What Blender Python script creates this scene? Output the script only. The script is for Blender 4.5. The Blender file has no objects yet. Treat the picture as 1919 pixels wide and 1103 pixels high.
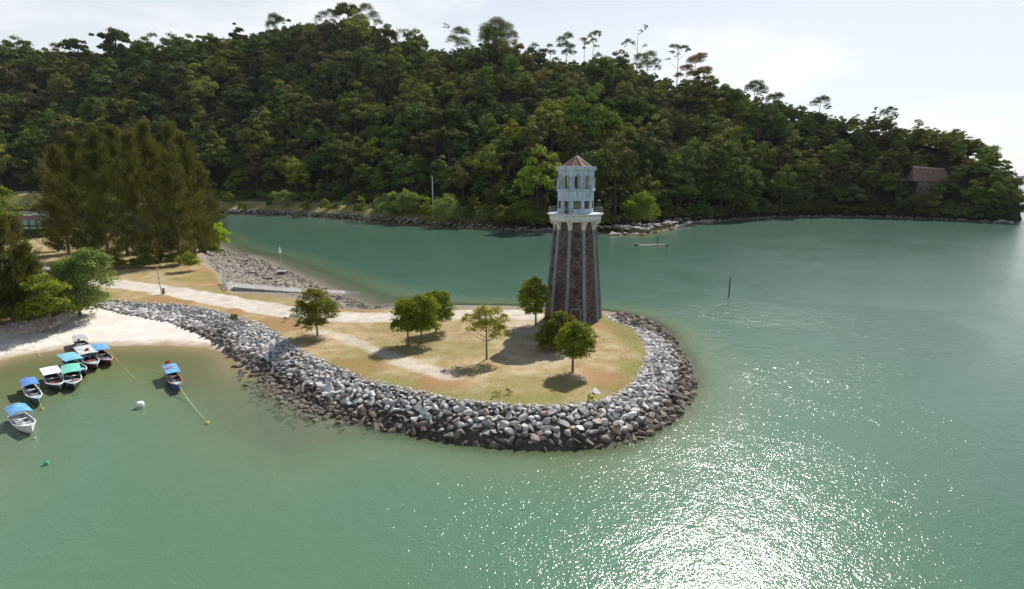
import bpy, bmesh, math, random
import numpy as np
from math import sin, cos, tan, pi, radians, atan2, sqrt
from mathutils import Vector, Matrix

S = bpy.context.scene
COL = S.collection
# ------------------------------------------------------------------ camera
F = 1050.0; CX = 959.5; CY = 551.5; PITCH = radians(11.4); CAMZ = 25.0
cam_d = bpy.data.cameras.new("camera"); cam = bpy.data.objects.new("camera", cam_d); COL.objects.link(cam)
cam.location = (0, 0, CAMZ); cam.rotation_euler = (pi/2 - PITCH, 0, 0)
cam_d.sensor_width = 36; cam_d.lens = 36*F/1919; cam_d.clip_start = 0.5; cam_d.clip_end = 60000
S.camera = cam
# ------------------------------------------------------------------ light
SUN_AZ = radians(24); SUN_EL = radians(45)
world = bpy.data.worlds.new("World"); S.world = world; world.use_nodes = True
wn = world.node_tree; wn.nodes.clear()
def N(t, ty, **kw):
    n = t.nodes.new(ty)
    for k, v in kw.items():
        if k.startswith('i_'): n.inputs[k[2:].replace('_', ' ')].default_value = v
        else: setattr(n, k, v)
    return n
sky = N(wn, 'ShaderNodeTexSky', sky_type='NISHITA', sun_disc=False, sun_elevation=SUN_EL, sun_rotation=SUN_AZ,
        altitude=0, air_density=1.0, dust_density=0.6, ozone_density=1.0)
bg = N(wn, 'ShaderNodeBackground'); bg.inputs['Strength'].default_value = 0.078
wo = N(wn, 'ShaderNodeOutputWorld')
tc = N(wn, 'ShaderNodeTexCoord')
mp = N(wn, 'ShaderNodeMapping'); mp.inputs['Scale'].default_value = (3.0, 3.0, 9.0); mp.inputs['Location'].default_value = (0.35, 0.2, 0.1)
cn = N(wn, 'ShaderNodeTexNoise'); cn.inputs['Scale'].default_value = 1.1; cn.inputs['Detail'].default_value = 7; cn.inputs['Roughness'].default_value = 0.55
cr = N(wn, 'ShaderNodeValToRGB'); cr.color_ramp.elements[0].position = 0.5; cr.color_ramp.elements[1].position = 0.72
cmx = N(wn, 'ShaderNodeMix', data_type='RGBA'); cmx.inputs[7].default_value = (11.5, 11.2, 11.0, 1)
cm2 = N(wn, 'ShaderNodeMath', operation='MULTIPLY'); cm2.inputs[1].default_value = 0.8
L = wn.links.new
L(tc.outputs['Generated'], mp.inputs[0]); L(mp.outputs[0], cn.inputs['Vector']); L(cn.outputs[0], cr.inputs[0]); L(cr.outputs[0], cm2.inputs[0])
veil = N(wn, 'ShaderNodeMix', data_type='RGBA'); veil.inputs[0].default_value = 0.55; veil.inputs[7].default_value = (9.9, 10.3, 10.5, 1)   # thin high overcast veil
sxz = N(wn, 'ShaderNodeSeparateXYZ'); L(tc.outputs['Generated'], sxz.inputs[0])
vr = N(wn, 'ShaderNodeMapRange', interpolation_type='SMOOTHSTEP'); vr.inputs[1].default_value = 0.20; vr.inputs[2].default_value = 0.48; vr.inputs[3].default_value = 0.72; vr.inputs[4].default_value = 0.0
L(sxz.outputs[2], vr.inputs[0]); L(vr.outputs[0], veil.inputs[0]); L(sky.outputs[0], veil.inputs[6])
L(cm2.outputs[0], cmx.inputs[0]); L(veil.outputs[2], cmx.inputs[6]); L(cmx.outputs[2], bg.inputs[0]); L(bg.outputs[0], wo.inputs[0])
sun_d = bpy.data.lights.new("sun", 'SUN'); sun_d.energy = 5.0; sun_d.angle = radians(0.5); sun_d.color = (1, 0.955, 0.88)
sun = bpy.data.objects.new("sun", sun_d); COL.objects.link(sun)
sv = Vector((sin(SUN_AZ)*cos(SUN_EL), cos(SUN_AZ)*cos(SUN_EL), sin(SUN_EL)))
sun.rotation_euler = sv.to_track_quat('Z', 'Y').to_euler(); sun.location = sv*200
vs = S.view_settings; vs.view_transform = 'Standard'; vs.look = 'None'; vs.gamma = 1; vs.exposure = 0.33; vs.use_curve_mapping = False
S.cycles.max_bounces = 5; S.cycles.diffuse_bounces = 2; S.cycles.glossy_bounces = 2; S.cycles.transmission_bounces = 2
S.cycles.transparent_max_bounces = 6; S.cycles.volume_bounces = 0; S.cycles.caustics_reflective = False; S.cycles.caustics_refractive = False
S.cycles.sample_clamp_direct = 0; S.cycles.sample_clamp_indirect = 6
S.cycles.use_denoising = True

# ------------------------------------------------------------------ projection helpers: a photo pixel to a place in the world
cp, sp = cos(PITCH), sin(PITCH)
def ray(px, py):
    a = (px-CX)/F; b = -(py-CY)/F
    return np.array([a, cp + b*sp, -sp + b*cp])
def G(px, py, z=0.0):
    d = ray(px, py); t = (z-CAMZ)/d[2]; return Vector((d[0]*t, d[1]*t, z))
def V(px, py, Y):
    d = ray(px, py); t = Y/d[1]; return Vector((d[0]*t, Y, CAMZ+d[2]*t))
def proj(p):
    x, y, z = p[0], p[1], p[2]-CAMZ
    zc = y*cp - z*sp; yc = y*sp + z*cp
    return CX+F*x/zc, CY-F*yc/zc
rng = np.random.default_rng(7); R = random.Random(11)
# smooth value noise in numpy
_lat = rng.random((256, 256))
def vn(x, y, s=1.0, o=0):
    x = np.asarray(x)/s+o*17.3+500; y = np.asarray(y)/s+o*9.1+500
    xi = np.floor(x).astype(int); yi = np.floor(y).astype(int); fx = x-xi; fy = y-yi
    fx = fx*fx*(3-2*fx); fy = fy*fy*(3-2*fy)
    g = lambda a, b: _lat[a % 256, b % 256]
    return (g(xi, yi)*(1-fx)+g(xi+1, yi)*fx)*(1-fy)+(g(xi, yi+1)*(1-fx)+g(xi+1, yi+1)*fx)*fy
def sm(a, b, x): t = np.clip((np.asarray(x, float)-a)/(b-a), 0, 1); return t*t*(3-2*t)

# ------------------------------------------------------------------ materials
def mat(name, rough=0.8, spec=0.3):
    m = bpy.data.materials.new(name); m.use_nodes = True; t = m.node_tree
    b = t.nodes['Principled BSDF']; b.inputs['Roughness'].default_value = rough; b.inputs['Specular IOR Level'].default_value = spec
    return m, t, b
def noise(t, scale, detail=4, rough=0.55, vec=None, dist=0.0):
    n = N(t, 'ShaderNodeTexNoise'); n.inputs['Scale'].default_value = scale; n.inputs['Detail'].default_value = detail
    n.inputs['Roughness'].default_value = rough; n.inputs['Distortion'].default_value = dist
    if vec is not None: t.links.new(vec, n.inputs['Vector'])
    return n.outputs[0]
def ramp(t, fac, stops):
    r = N(t, 'ShaderNodeValToRGB'); e = r.color_ramp.elements
    while len(e) < len(stops): e.new(0.5)
    for k, (p, c) in enumerate(stops):
        e[k].position = p; e[k].color = (*c, 1) if len(c) == 3 else c
    if fac is not None: t.links.new(fac, r.inputs[0])
    return r.outputs[0]
def mix(t, fac, a, b, mode='MIX'):
    m = N(t, 'ShaderNodeMix', data_type='RGBA', blend_type=mode)
    for sock, v in ((m.inputs[0], fac), (m.inputs[6], a), (m.inputs[7], b)):
        if isinstance(v, (int, float)): sock.default_value = v
        elif isinstance(v, tuple): sock.default_value = (*v, 1)
        else: t.links.new(v, sock)
    return m.outputs[2]
def mth(t, op, a, b=0.0, c=None, clamp=False):
    m = N(t, 'ShaderNodeMath', operation=op); m.use_clamp = clamp
    for k, v in enumerate((a, b) if c is None else (a, b, c)):
        if isinstance(v, (int, float)): m.inputs[k].default_value = v
        else: t.links.new(v, m.inputs[k])
    return m.outputs[0]
def bump(t, b, h, strength=0.5, dist=0.1):
    n = N(t, 'ShaderNodeBump'); n.inputs['Strength'].default_value = strength; n.inputs['Distance'].default_value = dist
    t.links.new(h, n.inputs['Height']); t.links.new(n.outputs[0], b.inputs['Normal'])
def pos(t): return N(t, 'ShaderNodeNewGeometry').outputs['Position']
def attr(t, name): return N(t, 'ShaderNodeAttribute', attribute_name=name).outputs['Fac']
_mc = {}
def paint(name, col, rough=0.55, var=0.25, spec=0.4, scale=3.0, metal=0.0):
    key = (name,)
    if key in _mc: return _mc[key]
    m, t, b = mat(name, rough, spec); b.inputs['Metallic'].default_value = metal
    p = pos(t); n = noise(t, scale, 5, 0.6, p)
    d = tuple(c*(1-var) for c in col); u = tuple(min(1, c*(1+var*0.5)) for c in col)
    t.links.new(ramp(t, n, [(0.32, d), (0.62, u)]), b.inputs['Base Color'])
    bump(t, b, n, 0.15, 0.02)
    _mc[key] = m; return m

def leaf_mat(name, cols, trans=0.25, brown=None):
    m, t, b = mat(name, 0.75, 0.08)
    at = attr(t, 'tone')
    oi = N(t, 'ShaderNodeObjectInfo').outputs['Random']
    k = len(cols)
    base = ramp(t, oi, [((i+0.0)/max(1, k-1), c) for i, c in enumerate(cols)])
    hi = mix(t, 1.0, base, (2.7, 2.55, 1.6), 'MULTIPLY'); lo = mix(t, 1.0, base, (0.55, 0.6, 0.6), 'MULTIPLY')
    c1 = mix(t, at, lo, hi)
    if name == 'forest_leaf':      # stands of different species over the slope
        loc = N(t, 'ShaderNodeObjectInfo').outputs['Location']; f1 = noise(t, .013, 3, .6, loc); f2_ = noise(t, .05, 2, .5, loc)
        c1 = mix(t, 1.0, c1, ramp(t, f1, [(.36, (.72, .70, .78)), (.5, (1.0, 1.0, 1.0)), (.66, (1.35, 1.3, .95))]), 'MULTIPLY'); c1 = mix(t, 1.0, c1, ramp(t, f2_, [(.35, (.7, .68, .7)), (.65, (1.35, 1.32, 1.2))]), 'MULTIPLY')
    if brown:
        nb = noise(t, 0.35, 2, 0.5, pos(t)); f = ramp(t, nb, [(0.48, (0, 0, 0)), (0.62, (1, 1, 1))])
        f2 = mth(t, 'MULTIPLY', f, 0.55); c1 = mix(t, f2, c1, brown)
    t.links.new(c1, b.inputs['Base Color'])
    tr = N(t, 'ShaderNodeBsdfTranslucent'); tc_ = mix(t, 1.0, c1, (1.6, 1.5, 0.7), 'MULTIPLY'); t.links.new(tc_, tr.inputs[0])
    ms = N(t, 'ShaderNodeMixShader'); ms.inputs[0].default_value = trans
    t.links.new(b.outputs[0], ms.inputs[1]); t.links.new(tr.outputs[0], ms.inputs[2])
    t.links.new(ms.outputs[0], t.nodes['Material Output'].inputs[0])
    return m
M = {}
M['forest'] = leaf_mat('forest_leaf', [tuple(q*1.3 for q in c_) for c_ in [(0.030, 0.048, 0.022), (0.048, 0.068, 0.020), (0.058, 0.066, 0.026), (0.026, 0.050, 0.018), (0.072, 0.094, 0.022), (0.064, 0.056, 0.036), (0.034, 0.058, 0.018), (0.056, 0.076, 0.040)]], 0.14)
M['forest0'] = leaf_mat('forest_leaf', [(0.030, 0.048, 0.022), (0.048, 0.068, 0.020), (0.062, 0.068, 0.028), (0.028, 0.052, 0.020), (0.075, 0.090, 0.024), (0.070, 0.058, 0.038), (0.040, 0.062, 0.020), (0.06, 0.075, 0.045)], 0.22)
M['bright'] = leaf_mat('bright_leaf', [(0.102, 0.145, 0.028), (0.09, 0.125, 0.028), (0.12, 0.15, 0.038)], 0.3)
M['grove'] = leaf_mat('grove_leaf', [(0.098, 0.122, 0.026), (0.112, 0.138, 0.028)], 0.3)
M['olive'] = leaf_mat('olive_leaf', [(0.088, 0.108, 0.030), (0.10, 0.112, 0.034)], 0.3, (0.13, 0.10, 0.042))
M['yellow'] = leaf_mat('yellow_leaf', [(0.16, 0.17, 0.045), (0.17, 0.17, 0.05)], 0.35)
M['silver'] = leaf_mat('silver_leaf', [(0.125, 0.165, 0.082), (0.115, 0.155, 0.07)], 0.25)
M['lime'] = leaf_mat('lime_leaf', [(0.17, 0.24, 0.03), (0.15, 0.22, 0.03)], 0.4)
M['rust'] = leaf_mat('rust_leaf', [(0.12, 0.075, 0.055), (0.11, 0.085, 0.05)], 0.25)
M['needle'] = leaf_mat('needle_leaf', [(0.054, 0.068, 0.026), (0.068, 0.066, 0.028), (0.044, 0.062, 0.022)], 0.22, (0.105, 0.078, 0.036))
m, t, b = mat('bark', 0.9, 0.1); n = noise(t, 6, 5, 0.6, pos(t)); t.links.new(ramp(t, n, [(0.3, (0.09, 0.07, 0.055)), (0.7, (0.24, 0.20, 0.165))]), b.inputs['Base Color']); bump(t, b, n, 0.5, 0.05); M['bark'] = m

M['bark_dark'] = paint('dark_forest_bark', (.06, .052, .042), .9, .4)
# ------------------------------------------------------------------ object helpers
def link(name, me, parent=None, loc=(0, 0, 0)):
    o = bpy.data.objects.new(name, me); COL.objects.link(o); o.location = loc
    if parent is not None: o.parent = parent
    return o
def tag(o, label=None, cat=None, group=None, kind=None):
    if label: o['label'] = label
    if cat: o['category'] = cat
    if group: o['group'] = group
    if kind: o['kind'] = kind
    return o
def empty(name, loc, label, cat, group=None, rz=0.0):
    o = link(name, None, None, loc); o.rotation_euler = (0, 0, rz); o.empty_display_size = 0.3
    return tag(o, label, cat, group)
def npmesh(name, v, f, mats, attrs=None, midx=None, smooth=False):
    """v (n,3) array; f (m,k) int array of equal-size faces, or a list of such arrays"""
    fs = f if isinstance(f, list) else [f]; fs = [np.asarray(a, dtype=np.int32) for a in fs if len(a)]
    me = bpy.data.meshes.new(name); v = np.asarray(v, dtype=np.float32)
    me.vertices.add(len(v)); me.vertices.foreach_set('co', v.ravel())
    nl = sum(a.size for a in fs); nf = sum(len(a) for a in fs)
    me.loops.add(nl); me.loops.foreach_set('vertex_index', np.concatenate([a.ravel() for a in fs]))
    me.polygons.add(nf)
    sizes = np.concatenate([np.full(len(a), a.shape[1]) for a in fs]); starts = np.concatenate([[0], np.cumsum(sizes)[:-1]])
    me.polygons.foreach_set('loop_start', starts.astype(np.int32)); me.polygons.foreach_set('loop_total', sizes.astype(np.int32))
    for mm in (mats if isinstance(mats, (list, tuple)) else [mats]): me.materials.append(mm)
    if midx is not None: me.polygons.foreach_set('material_index', np.asarray(midx, dtype=np.int32))
    me.polygons.foreach_set('use_smooth', np.full(nf, smooth))
    for k, a in (attrs or {}).items():
        at = me.attributes.new(k, 'FLOAT', 'POINT'); at.data.foreach_set('value', np.asarray(a, dtype=np.float32))
    me.update(calc_edges=True); me.validate(); return me
class MB:
    """collects simple shapes; build() makes ONE mesh object"""
    def __init__(s): s.v = []; s.f = []; s.m = []; s.sm = []
    def add(s, vs, fs, m=0, smooth=False):
        k = len(s.v); s.v += [tuple(a) for a in vs]; s.f += [tuple(i+k for i in f) for f in fs]; s.m += [m]*len(fs); s.sm += [smooth]*len(fs)
    def box(s, c, d, rz=0.0, m=0, taper=1.0, rx=0.0):
        x, y, z = d[0]/2, d[1]/2, d[2]/2; q = Matrix.Rotation(rz, 3, 'Z') @ Matrix.Rotation(rx, 3, 'X')
        vs = []
        for k in (-1, 1):
            tt = taper if k > 0 else 1
            for a, b2 in ((-1, -1), (1, -1), (1, 1), (-1, 1)): vs.append(Vector(c)+q @ Vector((a*x*tt, b2*y*tt, k*z)))
        s.add(vs, [(0, 3, 2, 1), (4, 5, 6, 7), (0, 1, 5, 4), (1, 2, 6, 5), (2, 3, 7, 6), (3, 0, 4, 7)], m)
    def tube(s, pts, rad, n=8, m=0, caps=True, smooth=True):
        pts = [Vector(p) for p in pts]; rs = rad if isinstance(rad, (list, tuple)) else [rad]*len(pts); vs = []; fs = []
        for i, p in enumerate(pts):
            d = (pts[min(i+1, len(pts)-1)]-pts[max(i-1, 0)]).normalized()
            u = d.orthogonal().normalized() if abs(d.z) < 0.95 else Vector((1, 0, 0)); u = (u-d*u.dot(d)).normalized(); w = d.cross(u)
            for k in range(n): a = 2*pi*k/n; vs.append(p+(u*cos(a)+w*sin(a))*rs[i])
        for i in range(len(pts)-1):
            for k in range(n): fs.append((i*n+k, i*n+(k+1) % n, (i+1)*n+(k+1) % n, (i+1)*n+k))
        s.add(vs, fs, m, smooth)
        if caps:
            s.add([vs[k] for k in range(n)], [tuple(reversed(range(n)))], m); s.add(vs[-n:], [tuple(range(n))], m)
    def lathe(s, prof, n=24, c=(0, 0, 0), m=0, a0=0.0, smooth=True, capt=False, capb=False):
        vs = []; fs = []
        for r, z in prof:
            for k in range(n): a = a0+2*pi*k/n; vs.append((c[0]+r*cos(a), c[1]+r*sin(a), c[2]+z))
        for i in range(len(prof)-1):
            for k in range(n): fs.append((i*n+k, i*n+(k+1) % n, (i+1)*n+(k+1) % n, (i+1)*n+k))
        s.add(vs, fs, m, smooth)
        if capt: s.add(vs[-n:], [tuple(range(n))], m)
        if capb: s.add(vs[:n], [tuple(reversed(range(n)))], m)
    def build(s, name, mats, parent=None, loc=(0, 0, 0)):
        me = bpy.data.meshes.new(name); me.from_pydata(s.v, [], s.f)
        for mm in (mats if isinstance(mats, (list, tuple)) else [mats]): me.materials.append(mm)
        me.polygons.foreach_set('material_index', s.m); me.polygons.foreach_set('use_smooth', s.sm); me.update()
        return link(name, me, parent, loc)
def copy_tree(o, parent=None):
    c = o.copy(); COL.objects.link(c)
    if parent is not None: c.parent = parent
    for ch in list(o.children): copy_tree(ch, c)
    return c

# ------------------------------------------------------------------ near land: outlines
Wpx = [(-420, 800), (-200, 735), (0, 676), (60, 664), (130, 653), (200, 649), (300, 648), (390, 654), (430, 668), (455, 690), (505, 706), (540, 733), (590, 762),
       (640, 782), (690, 795), (745, 807), (800, 817), (880, 829), (950, 837), (1020, 840), (1090, 838), (1150, 832), (1200, 817), (1245, 793),
       (1275, 765), (1291, 735), (1295, 705), (1284, 675), (1268, 651), (1258, 632), (1240, 614), (1218, 602), (1190, 592), (1160, 586), (1135, 582),
       (1080, 578), (1000, 574), (940, 572), (860, 571), (780, 570), (720, 572), (690, 574), (650, 557), (615, 542), (590, 530), (560, 516), (530, 503),
       (500, 489), (470, 479), (440, 474), (425, 469), (410, 462), (398, 450), (380, 440), (300, 437), (130, 432), (60, 432), (-420, 432)]
GZ = 2.7
Gpx = [(-420, 690), (-150, 645), (0, 606), (100, 588), (190, 562), (260, 566), (330, 570), (385, 577), (430, 590), (480, 605), (515, 622), (540, 640), (560, 656),
       (620, 683), (680, 708), (750, 727), (850, 748), (930, 757), (1010, 762), (1080, 760), (1130, 752), (1170, 735), (1200, 705), (1213, 675),
       (1210, 645), (1190, 617), (1160, 604), (1137, 596), (1132, 588), (1080, 582), (1000, 578), (850, 577), (780, 576), (700, 580), (640, 578),
       (600, 572), (560, 560), (500, 552), (437, 548), (415, 530), (405, 512), (390, 500), (375, 480), (383, 462), (376, 450), (300, 444), (130, 440),
       (50, 440), (-420, 440)]
def smooth_poly(px, z):
    p = np.array([G(x, y, z)[:2] for x, y in px])
    out = []
    n = len(p)
    for i in range(n):     # Catmull-Rom
        a, b, c, d = p[i-1], p[i], p[(i+1) % n], p[(i+2) % n]
        L_ = np.linalg.norm(c-b); k = 1 if L_ > 60 else max(1, min(4, int(L_/1.5)))
        for q in range(k):
            u = q/k
            out.append(0.5*((2*b)+(-a+c)*u+(2*a-5*b+4*c-d)*u*u+(-a+3*b-3*c+d)*u**3) if k > 1 else b)
    return np.array(out)
Wp = smooth_poly(Wpx, 0); Gp = smooth_poly(Gpx, GZ)
def pdist(P, poly, closed=True):
    d = np.full(len(P), 1e9); n = len(poly)
    for i in range(n if closed else n-1):
        a = poly[i]; b = poly[(i+1) % n]; ab = b-a; t_ = np.clip(((P-a)@ab)/max(1e-9, ab@ab), 0, 1)
        d = np.minimum(d, np.hypot(P[:, 0]-a[0]-ab[0]*t_, P[:, 1]-a[1]-ab[1]*t_))
    return d
def inside(P, poly):
    c = np.zeros(len(P), bool); n = len(poly); x, y = P[:, 0], P[:, 1]
    for i in range(n):
        x1, y1 = poly[i]; x2, y2 = poly[(i+1) % n]
        if y1 == y2: continue
        c ^= ((y1 > y) != (y2 > y)) & (x < (x2-x1)*(y-y1)/(y2-y1)+x1)
    return c
def near_h(P):
    dW = pdist(P, Wp); dG = pdist(P, Gp); iW = inside(P, Wp); iG = inside(P, Gp)
    lin = GZ*dW/(dW+dG+1e-6); gap = dW+dG
    base = np.minimum(0.095*dW, GZ)
    z = np.maximum(np.maximum(GZ-0.65*dG, base), np.where(gap < 7.5, lin, 0))
    z = np.where(iG, GZ, z)
    z = np.where(iW | iG, z, -np.minimum(np.where(dW < 9, .10*dW, .9+(dW-9)*.35)*(1-sm(-22, -8, P[:, 0]))+.45*dW*sm(-22, -8, P[:, 0]), 6.0))
    und = (vn(P[:, 0], P[:, 1], 6, 1)-0.5)*0.25+(vn(P[:, 0], P[:, 1], 1.7, 2)-0.5)*0.08
    z = z+und*sm(0, 2, dG)*iG+np.where(iW & ~iG, (vn(P[:, 0], P[:, 1], 2.2, 3)-0.5)*0.12, 0)
    return z, dW, dG, iW, iG
def hz(x, y): return float(near_h(np.array([[x, y]], float))[0][0])
def at(px, py):            # point on the near land seen at this pixel
    p = G(px, py, GZ)
    for _ in range(12): p = G(px, py, hz(p.x, p.y))
    return p
xs = np.arange(-190, 62, 0.55); ys = np.arange(36, 300, 0.55)
xx, yy = np.meshgrid(xs, ys); P = np.stack([xx.ravel(), yy.ravel()], 1)
Z, dW, dG, iW, iG = near_h(P)
def pl(px, z=GZ): return np.array([G(x, y, z)[:2] for x, y in px])
track = pl([(-60, 470), (60, 500), (190, 528), (250, 535), (330, 546), (400, 559), (470, 572), (540, 585), (600, 592), (660, 594), (740, 594), (820, 590), (900, 587), (960, 588), (985, 590)])
track2 = pl([(590, 620), (640, 633), (700, 655), (760, 678), (820, 695), (850, 706)])
track3 = pl([(985, 590), (975, 620), (960, 655), (985, 680), (1040, 668)])
nz1 = vn(P[:, 0], P[:, 1], 2.5, 5); nz2 = vn(P[:, 0], P[:, 1], 7, 6); nz3 = vn(P[:, 0], P[:, 1], 0.9, 7)
d1 = pdist(P, track, False); d2 = pdist(P, track2, False); d3 = pdist(P, track3, False)
pathm = np.maximum(1-sm(2.3, 4.4, d1+(nz1-0.5)*1.2), 0.6*(1-sm(0.5, 2.9, d2+(nz1-0.5)*1.3)))
pathm = np.maximum(pathm, 0.4*(1-sm(1.0, 5.2, d3+(nz2-0.5)*2.5)))
blob = pl([(880, 587), (960, 598), (990, 620)]); pathm = np.maximum(pathm, 0.45*(1-sm(2, 6, pdist(P, blob, False)+(nz2-.5)*3)))
pathm *= iG
_zc = P[:, 1]*cp-(Z-CAMZ)*sp; _px = CX+F*P[:, 0]/_zc; _py = CY-F*(P[:, 1]*sp+(Z-CAMZ)*cp)/_zc
sandm = ((_px < 478) & (_py > 566) & ~iG & (dG > 0.3)).astype(float)
edge = 1-sm(0.4, 4.2, dG+(nz1-0.5)*2.5)
green = np.clip(edge*0.85*(P[:, 0] > -16)+sm(0.45, 0.75, nz2)*0.6+(1-sm(5, 14, np.hypot(P[:, 0]-G(1150, 640)[0], P[:, 1]-G(1150, 640)[1])))*.35+0.15*(P[:, 0] < -60), 0, 1)*iG
red = np.clip((sm(0.45, 0.7, vn(P[:, 0], P[:, 1], 5, 9)))*(sm(8, 2, 0*dG+dG) if False else (1-sm(3, 9, dG)))*1.0, 0, 1)*iG
gravel = ((~iG) & (sandm < 0.5)).astype(float)
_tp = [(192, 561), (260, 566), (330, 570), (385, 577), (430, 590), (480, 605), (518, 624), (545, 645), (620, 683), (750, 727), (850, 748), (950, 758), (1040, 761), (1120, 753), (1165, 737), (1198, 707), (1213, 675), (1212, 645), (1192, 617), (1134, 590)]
core = ((pdist(P, pl(_tp), False) < 5.5) & ~iG).astype(float)  # seawall band whose ground colour carries the shade of gaps between rocks
# land material
m, t, b = mat('land', 0.92, 0.12); p_ = pos(t)
nf = noise(t, 3.0, 6, 0.65, p_); nm = noise(t, 0.45, 4, 0.6, p_); nh = noise(t, 14, 4, 0.7, p_)
dry = ramp(t, nm, [(0.3, (0.29, 0.19, 0.085)), (0.48, (0.37, 0.275, 0.145)), (0.7, (0.48, 0.40, 0.26))])
dry = mix(t, attr(t, 'red'), dry, (0.34, 0.195, 0.10))
dry = mix(t, mth(t, 'MULTIPLY', ramp(t, nf, [(0.42, (0, 0, 0)), (0.66, (1, 1, 1))]), 0.35), dry, (0.20, 0.15, 0.06))
gr_ = ramp(t, nf, [(0.35, (0.13, 0.145, 0.035)), (0.65, (0.25, 0.22, 0.07))])
dry = mix(t, mth(t, 'MULTIPLY', ramp(t, nh, [(.5, (0, 0, 0)), (.68, (1, 1, 1))]), .45), dry, (.22, .16, .08))
gf = mth(t, 'MULTIPLY', attr(t, 'green'), mth(t, 'ADD', nf, 0.35), clamp=True)
c = mix(t, gf, dry, gr_)
pf = mth(t, 'MULTIPLY_ADD', mth(t, 'SUBTRACT', nf, 0.5), 0.5, attr(t, 'path'))
pf = ramp(t, pf, [(0.28, (0, 0, 0)), (0.75, (1, 1, 1))])
c = mix(t, pf, c, ramp(t, nm, [(0.3, (0.42, 0.37, 0.31)), (0.7, (0.60, 0.55, 0.48))]))
sd = ramp(t, nm, [(0.3, (0.62, 0.56, 0.50)), (0.7, (0.74, 0.69, 0.63))])
sz = N(t, 'ShaderNodeSeparateXYZ'); t.links.new(p_, sz.inputs[0])
wet = ramp(t, mth(t, 'MULTIPLY_ADD', nm, 0.25, sz.outputs[2]), [(0.14, (0, 0, 0)), (0.42, (1, 1, 1))])
sd = mix(t, wet, (0.30, 0.23, 0.13), sd)
sd = mix(t, mth(t, 'MULTIPLY', ramp(t, nh, [(0.62, (0, 0, 0)), (0.75, (1, 1, 1))]), 0.25), sd, (0.3, 0.26, 0.22))
c = mix(t, attr(t, 'sand'), c, sd)
gv = ramp(t, nh, [(0.3, (0.10, 0.08, 0.065)), (0.5, (0.22, 0.185, 0.155)), (0.7, (0.36, 0.32, 0.28))])
gv = mix(t, attr(t, 'core'), gv, ramp(t, nh, [(.3, (.06, .052, .045)), (.7, (.15, .13, .11))])); c = mix(t, attr(t, 'gravel'), c, gv)  # small dark stones, darkened further as painted shade between the wall rocks
t.links.new(c, b.inputs['Base Color']); bump(t, b, mth(t, 'ADD', nf, mth(t, 'MULTIPLY', nh, 0.5)), 0.55, 0.12)
M['land'] = m
nx, ny = len(xs), len(ys)
ii, jj = np.meshgrid(np.arange(nx-1), np.arange(ny-1)); q0 = (jj*nx+ii).ravel(); quads = np.stack([q0, q0+1, q0+nx+1, q0+nx], 1)
zq = Z[quads].max(1); keep = zq > -3.5
co = np.stack([P[:, 0], P[:, 1], Z], 1)
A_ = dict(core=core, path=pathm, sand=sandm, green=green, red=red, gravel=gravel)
def sub(name, sel):
    q = quads[sel]; u, inv = np.unique(q, return_inverse=True)
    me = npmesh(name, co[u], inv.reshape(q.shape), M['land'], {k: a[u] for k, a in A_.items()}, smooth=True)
    return tag(link(name, me), kind='structure')
pq = pathm[quads].mean(1) > 0.4; sq = (sandm[quads].mean(1) > 0.5) & (zq > -0.05); bq = zq <= -0.05
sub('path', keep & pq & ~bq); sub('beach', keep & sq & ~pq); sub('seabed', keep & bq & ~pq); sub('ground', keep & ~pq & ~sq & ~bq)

# ------------------------------------------------------------------ far land
shore_px = [(-600, 396), (-200, 396), (100, 397), (300, 400), (425, 402), (500, 403), (600, 408), (680, 414), (740, 419), (800, 424), (860, 427), (930, 430), (1000, 432),
            (1060, 433), (1110, 436), (1150, 440), (1210, 440), (1245, 432), (1300, 418), (1380, 412), (1450, 407), (1550, 406), (1650, 407), (1750, 411), (1830, 415), (1880, 418), (1912, 420)]
sh = np.array([G(x, y, 0)[:2] for x, y in shore_px])
ridge = [(-150, 110, 700), (0, 97, 680), (100, 88, 670), (180, 92, 660), (260, 88, 650), (340, 80, 640), (420, 65, 630), (500, 48, 615), (560, 36, 600), (620, 36, 590), (690, 32, 580),
         (720, 58, 570), (780, 82, 560), (840, 84, 555), (930, 78, 550), (980, 105, 545), (1050, 112, 540), (1150, 122, 530), (1200, 135, 525), (1260, 150, 515), (1300, 152, 505), (1340, 168, 495),
         (1400, 178, 485), (1450, 190, 475), (1500, 203, 468), (1560, 222, 460), (1640, 222, 450), (1700, 238, 440), (1760, 254, 430), (1800, 264, 425), (1850, 290, 412), (1890, 345, 398), (1912, 400, 385)]
ridge = [(x, y, Y+float(np.interp(x, [700, 1300, 1700], [175, 70, 0]))) for x, y, Y in ridge]
rd = np.array([V(x, y, Y)[:] for x, y, Y in ridge]); rd[:, 2] -= np.interp([a_[0] for a_ in ridge], [850, 1250, 1750], [16.5, 10.5, 9.0])
rd = rd[np.argsort(rd[:, 0])]; sh = sh[np.argsort(sh[:, 0])]
XEND = sh[-1, 0]+60; KEND = sh[-1, 0]/sh[-1, 1]
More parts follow.
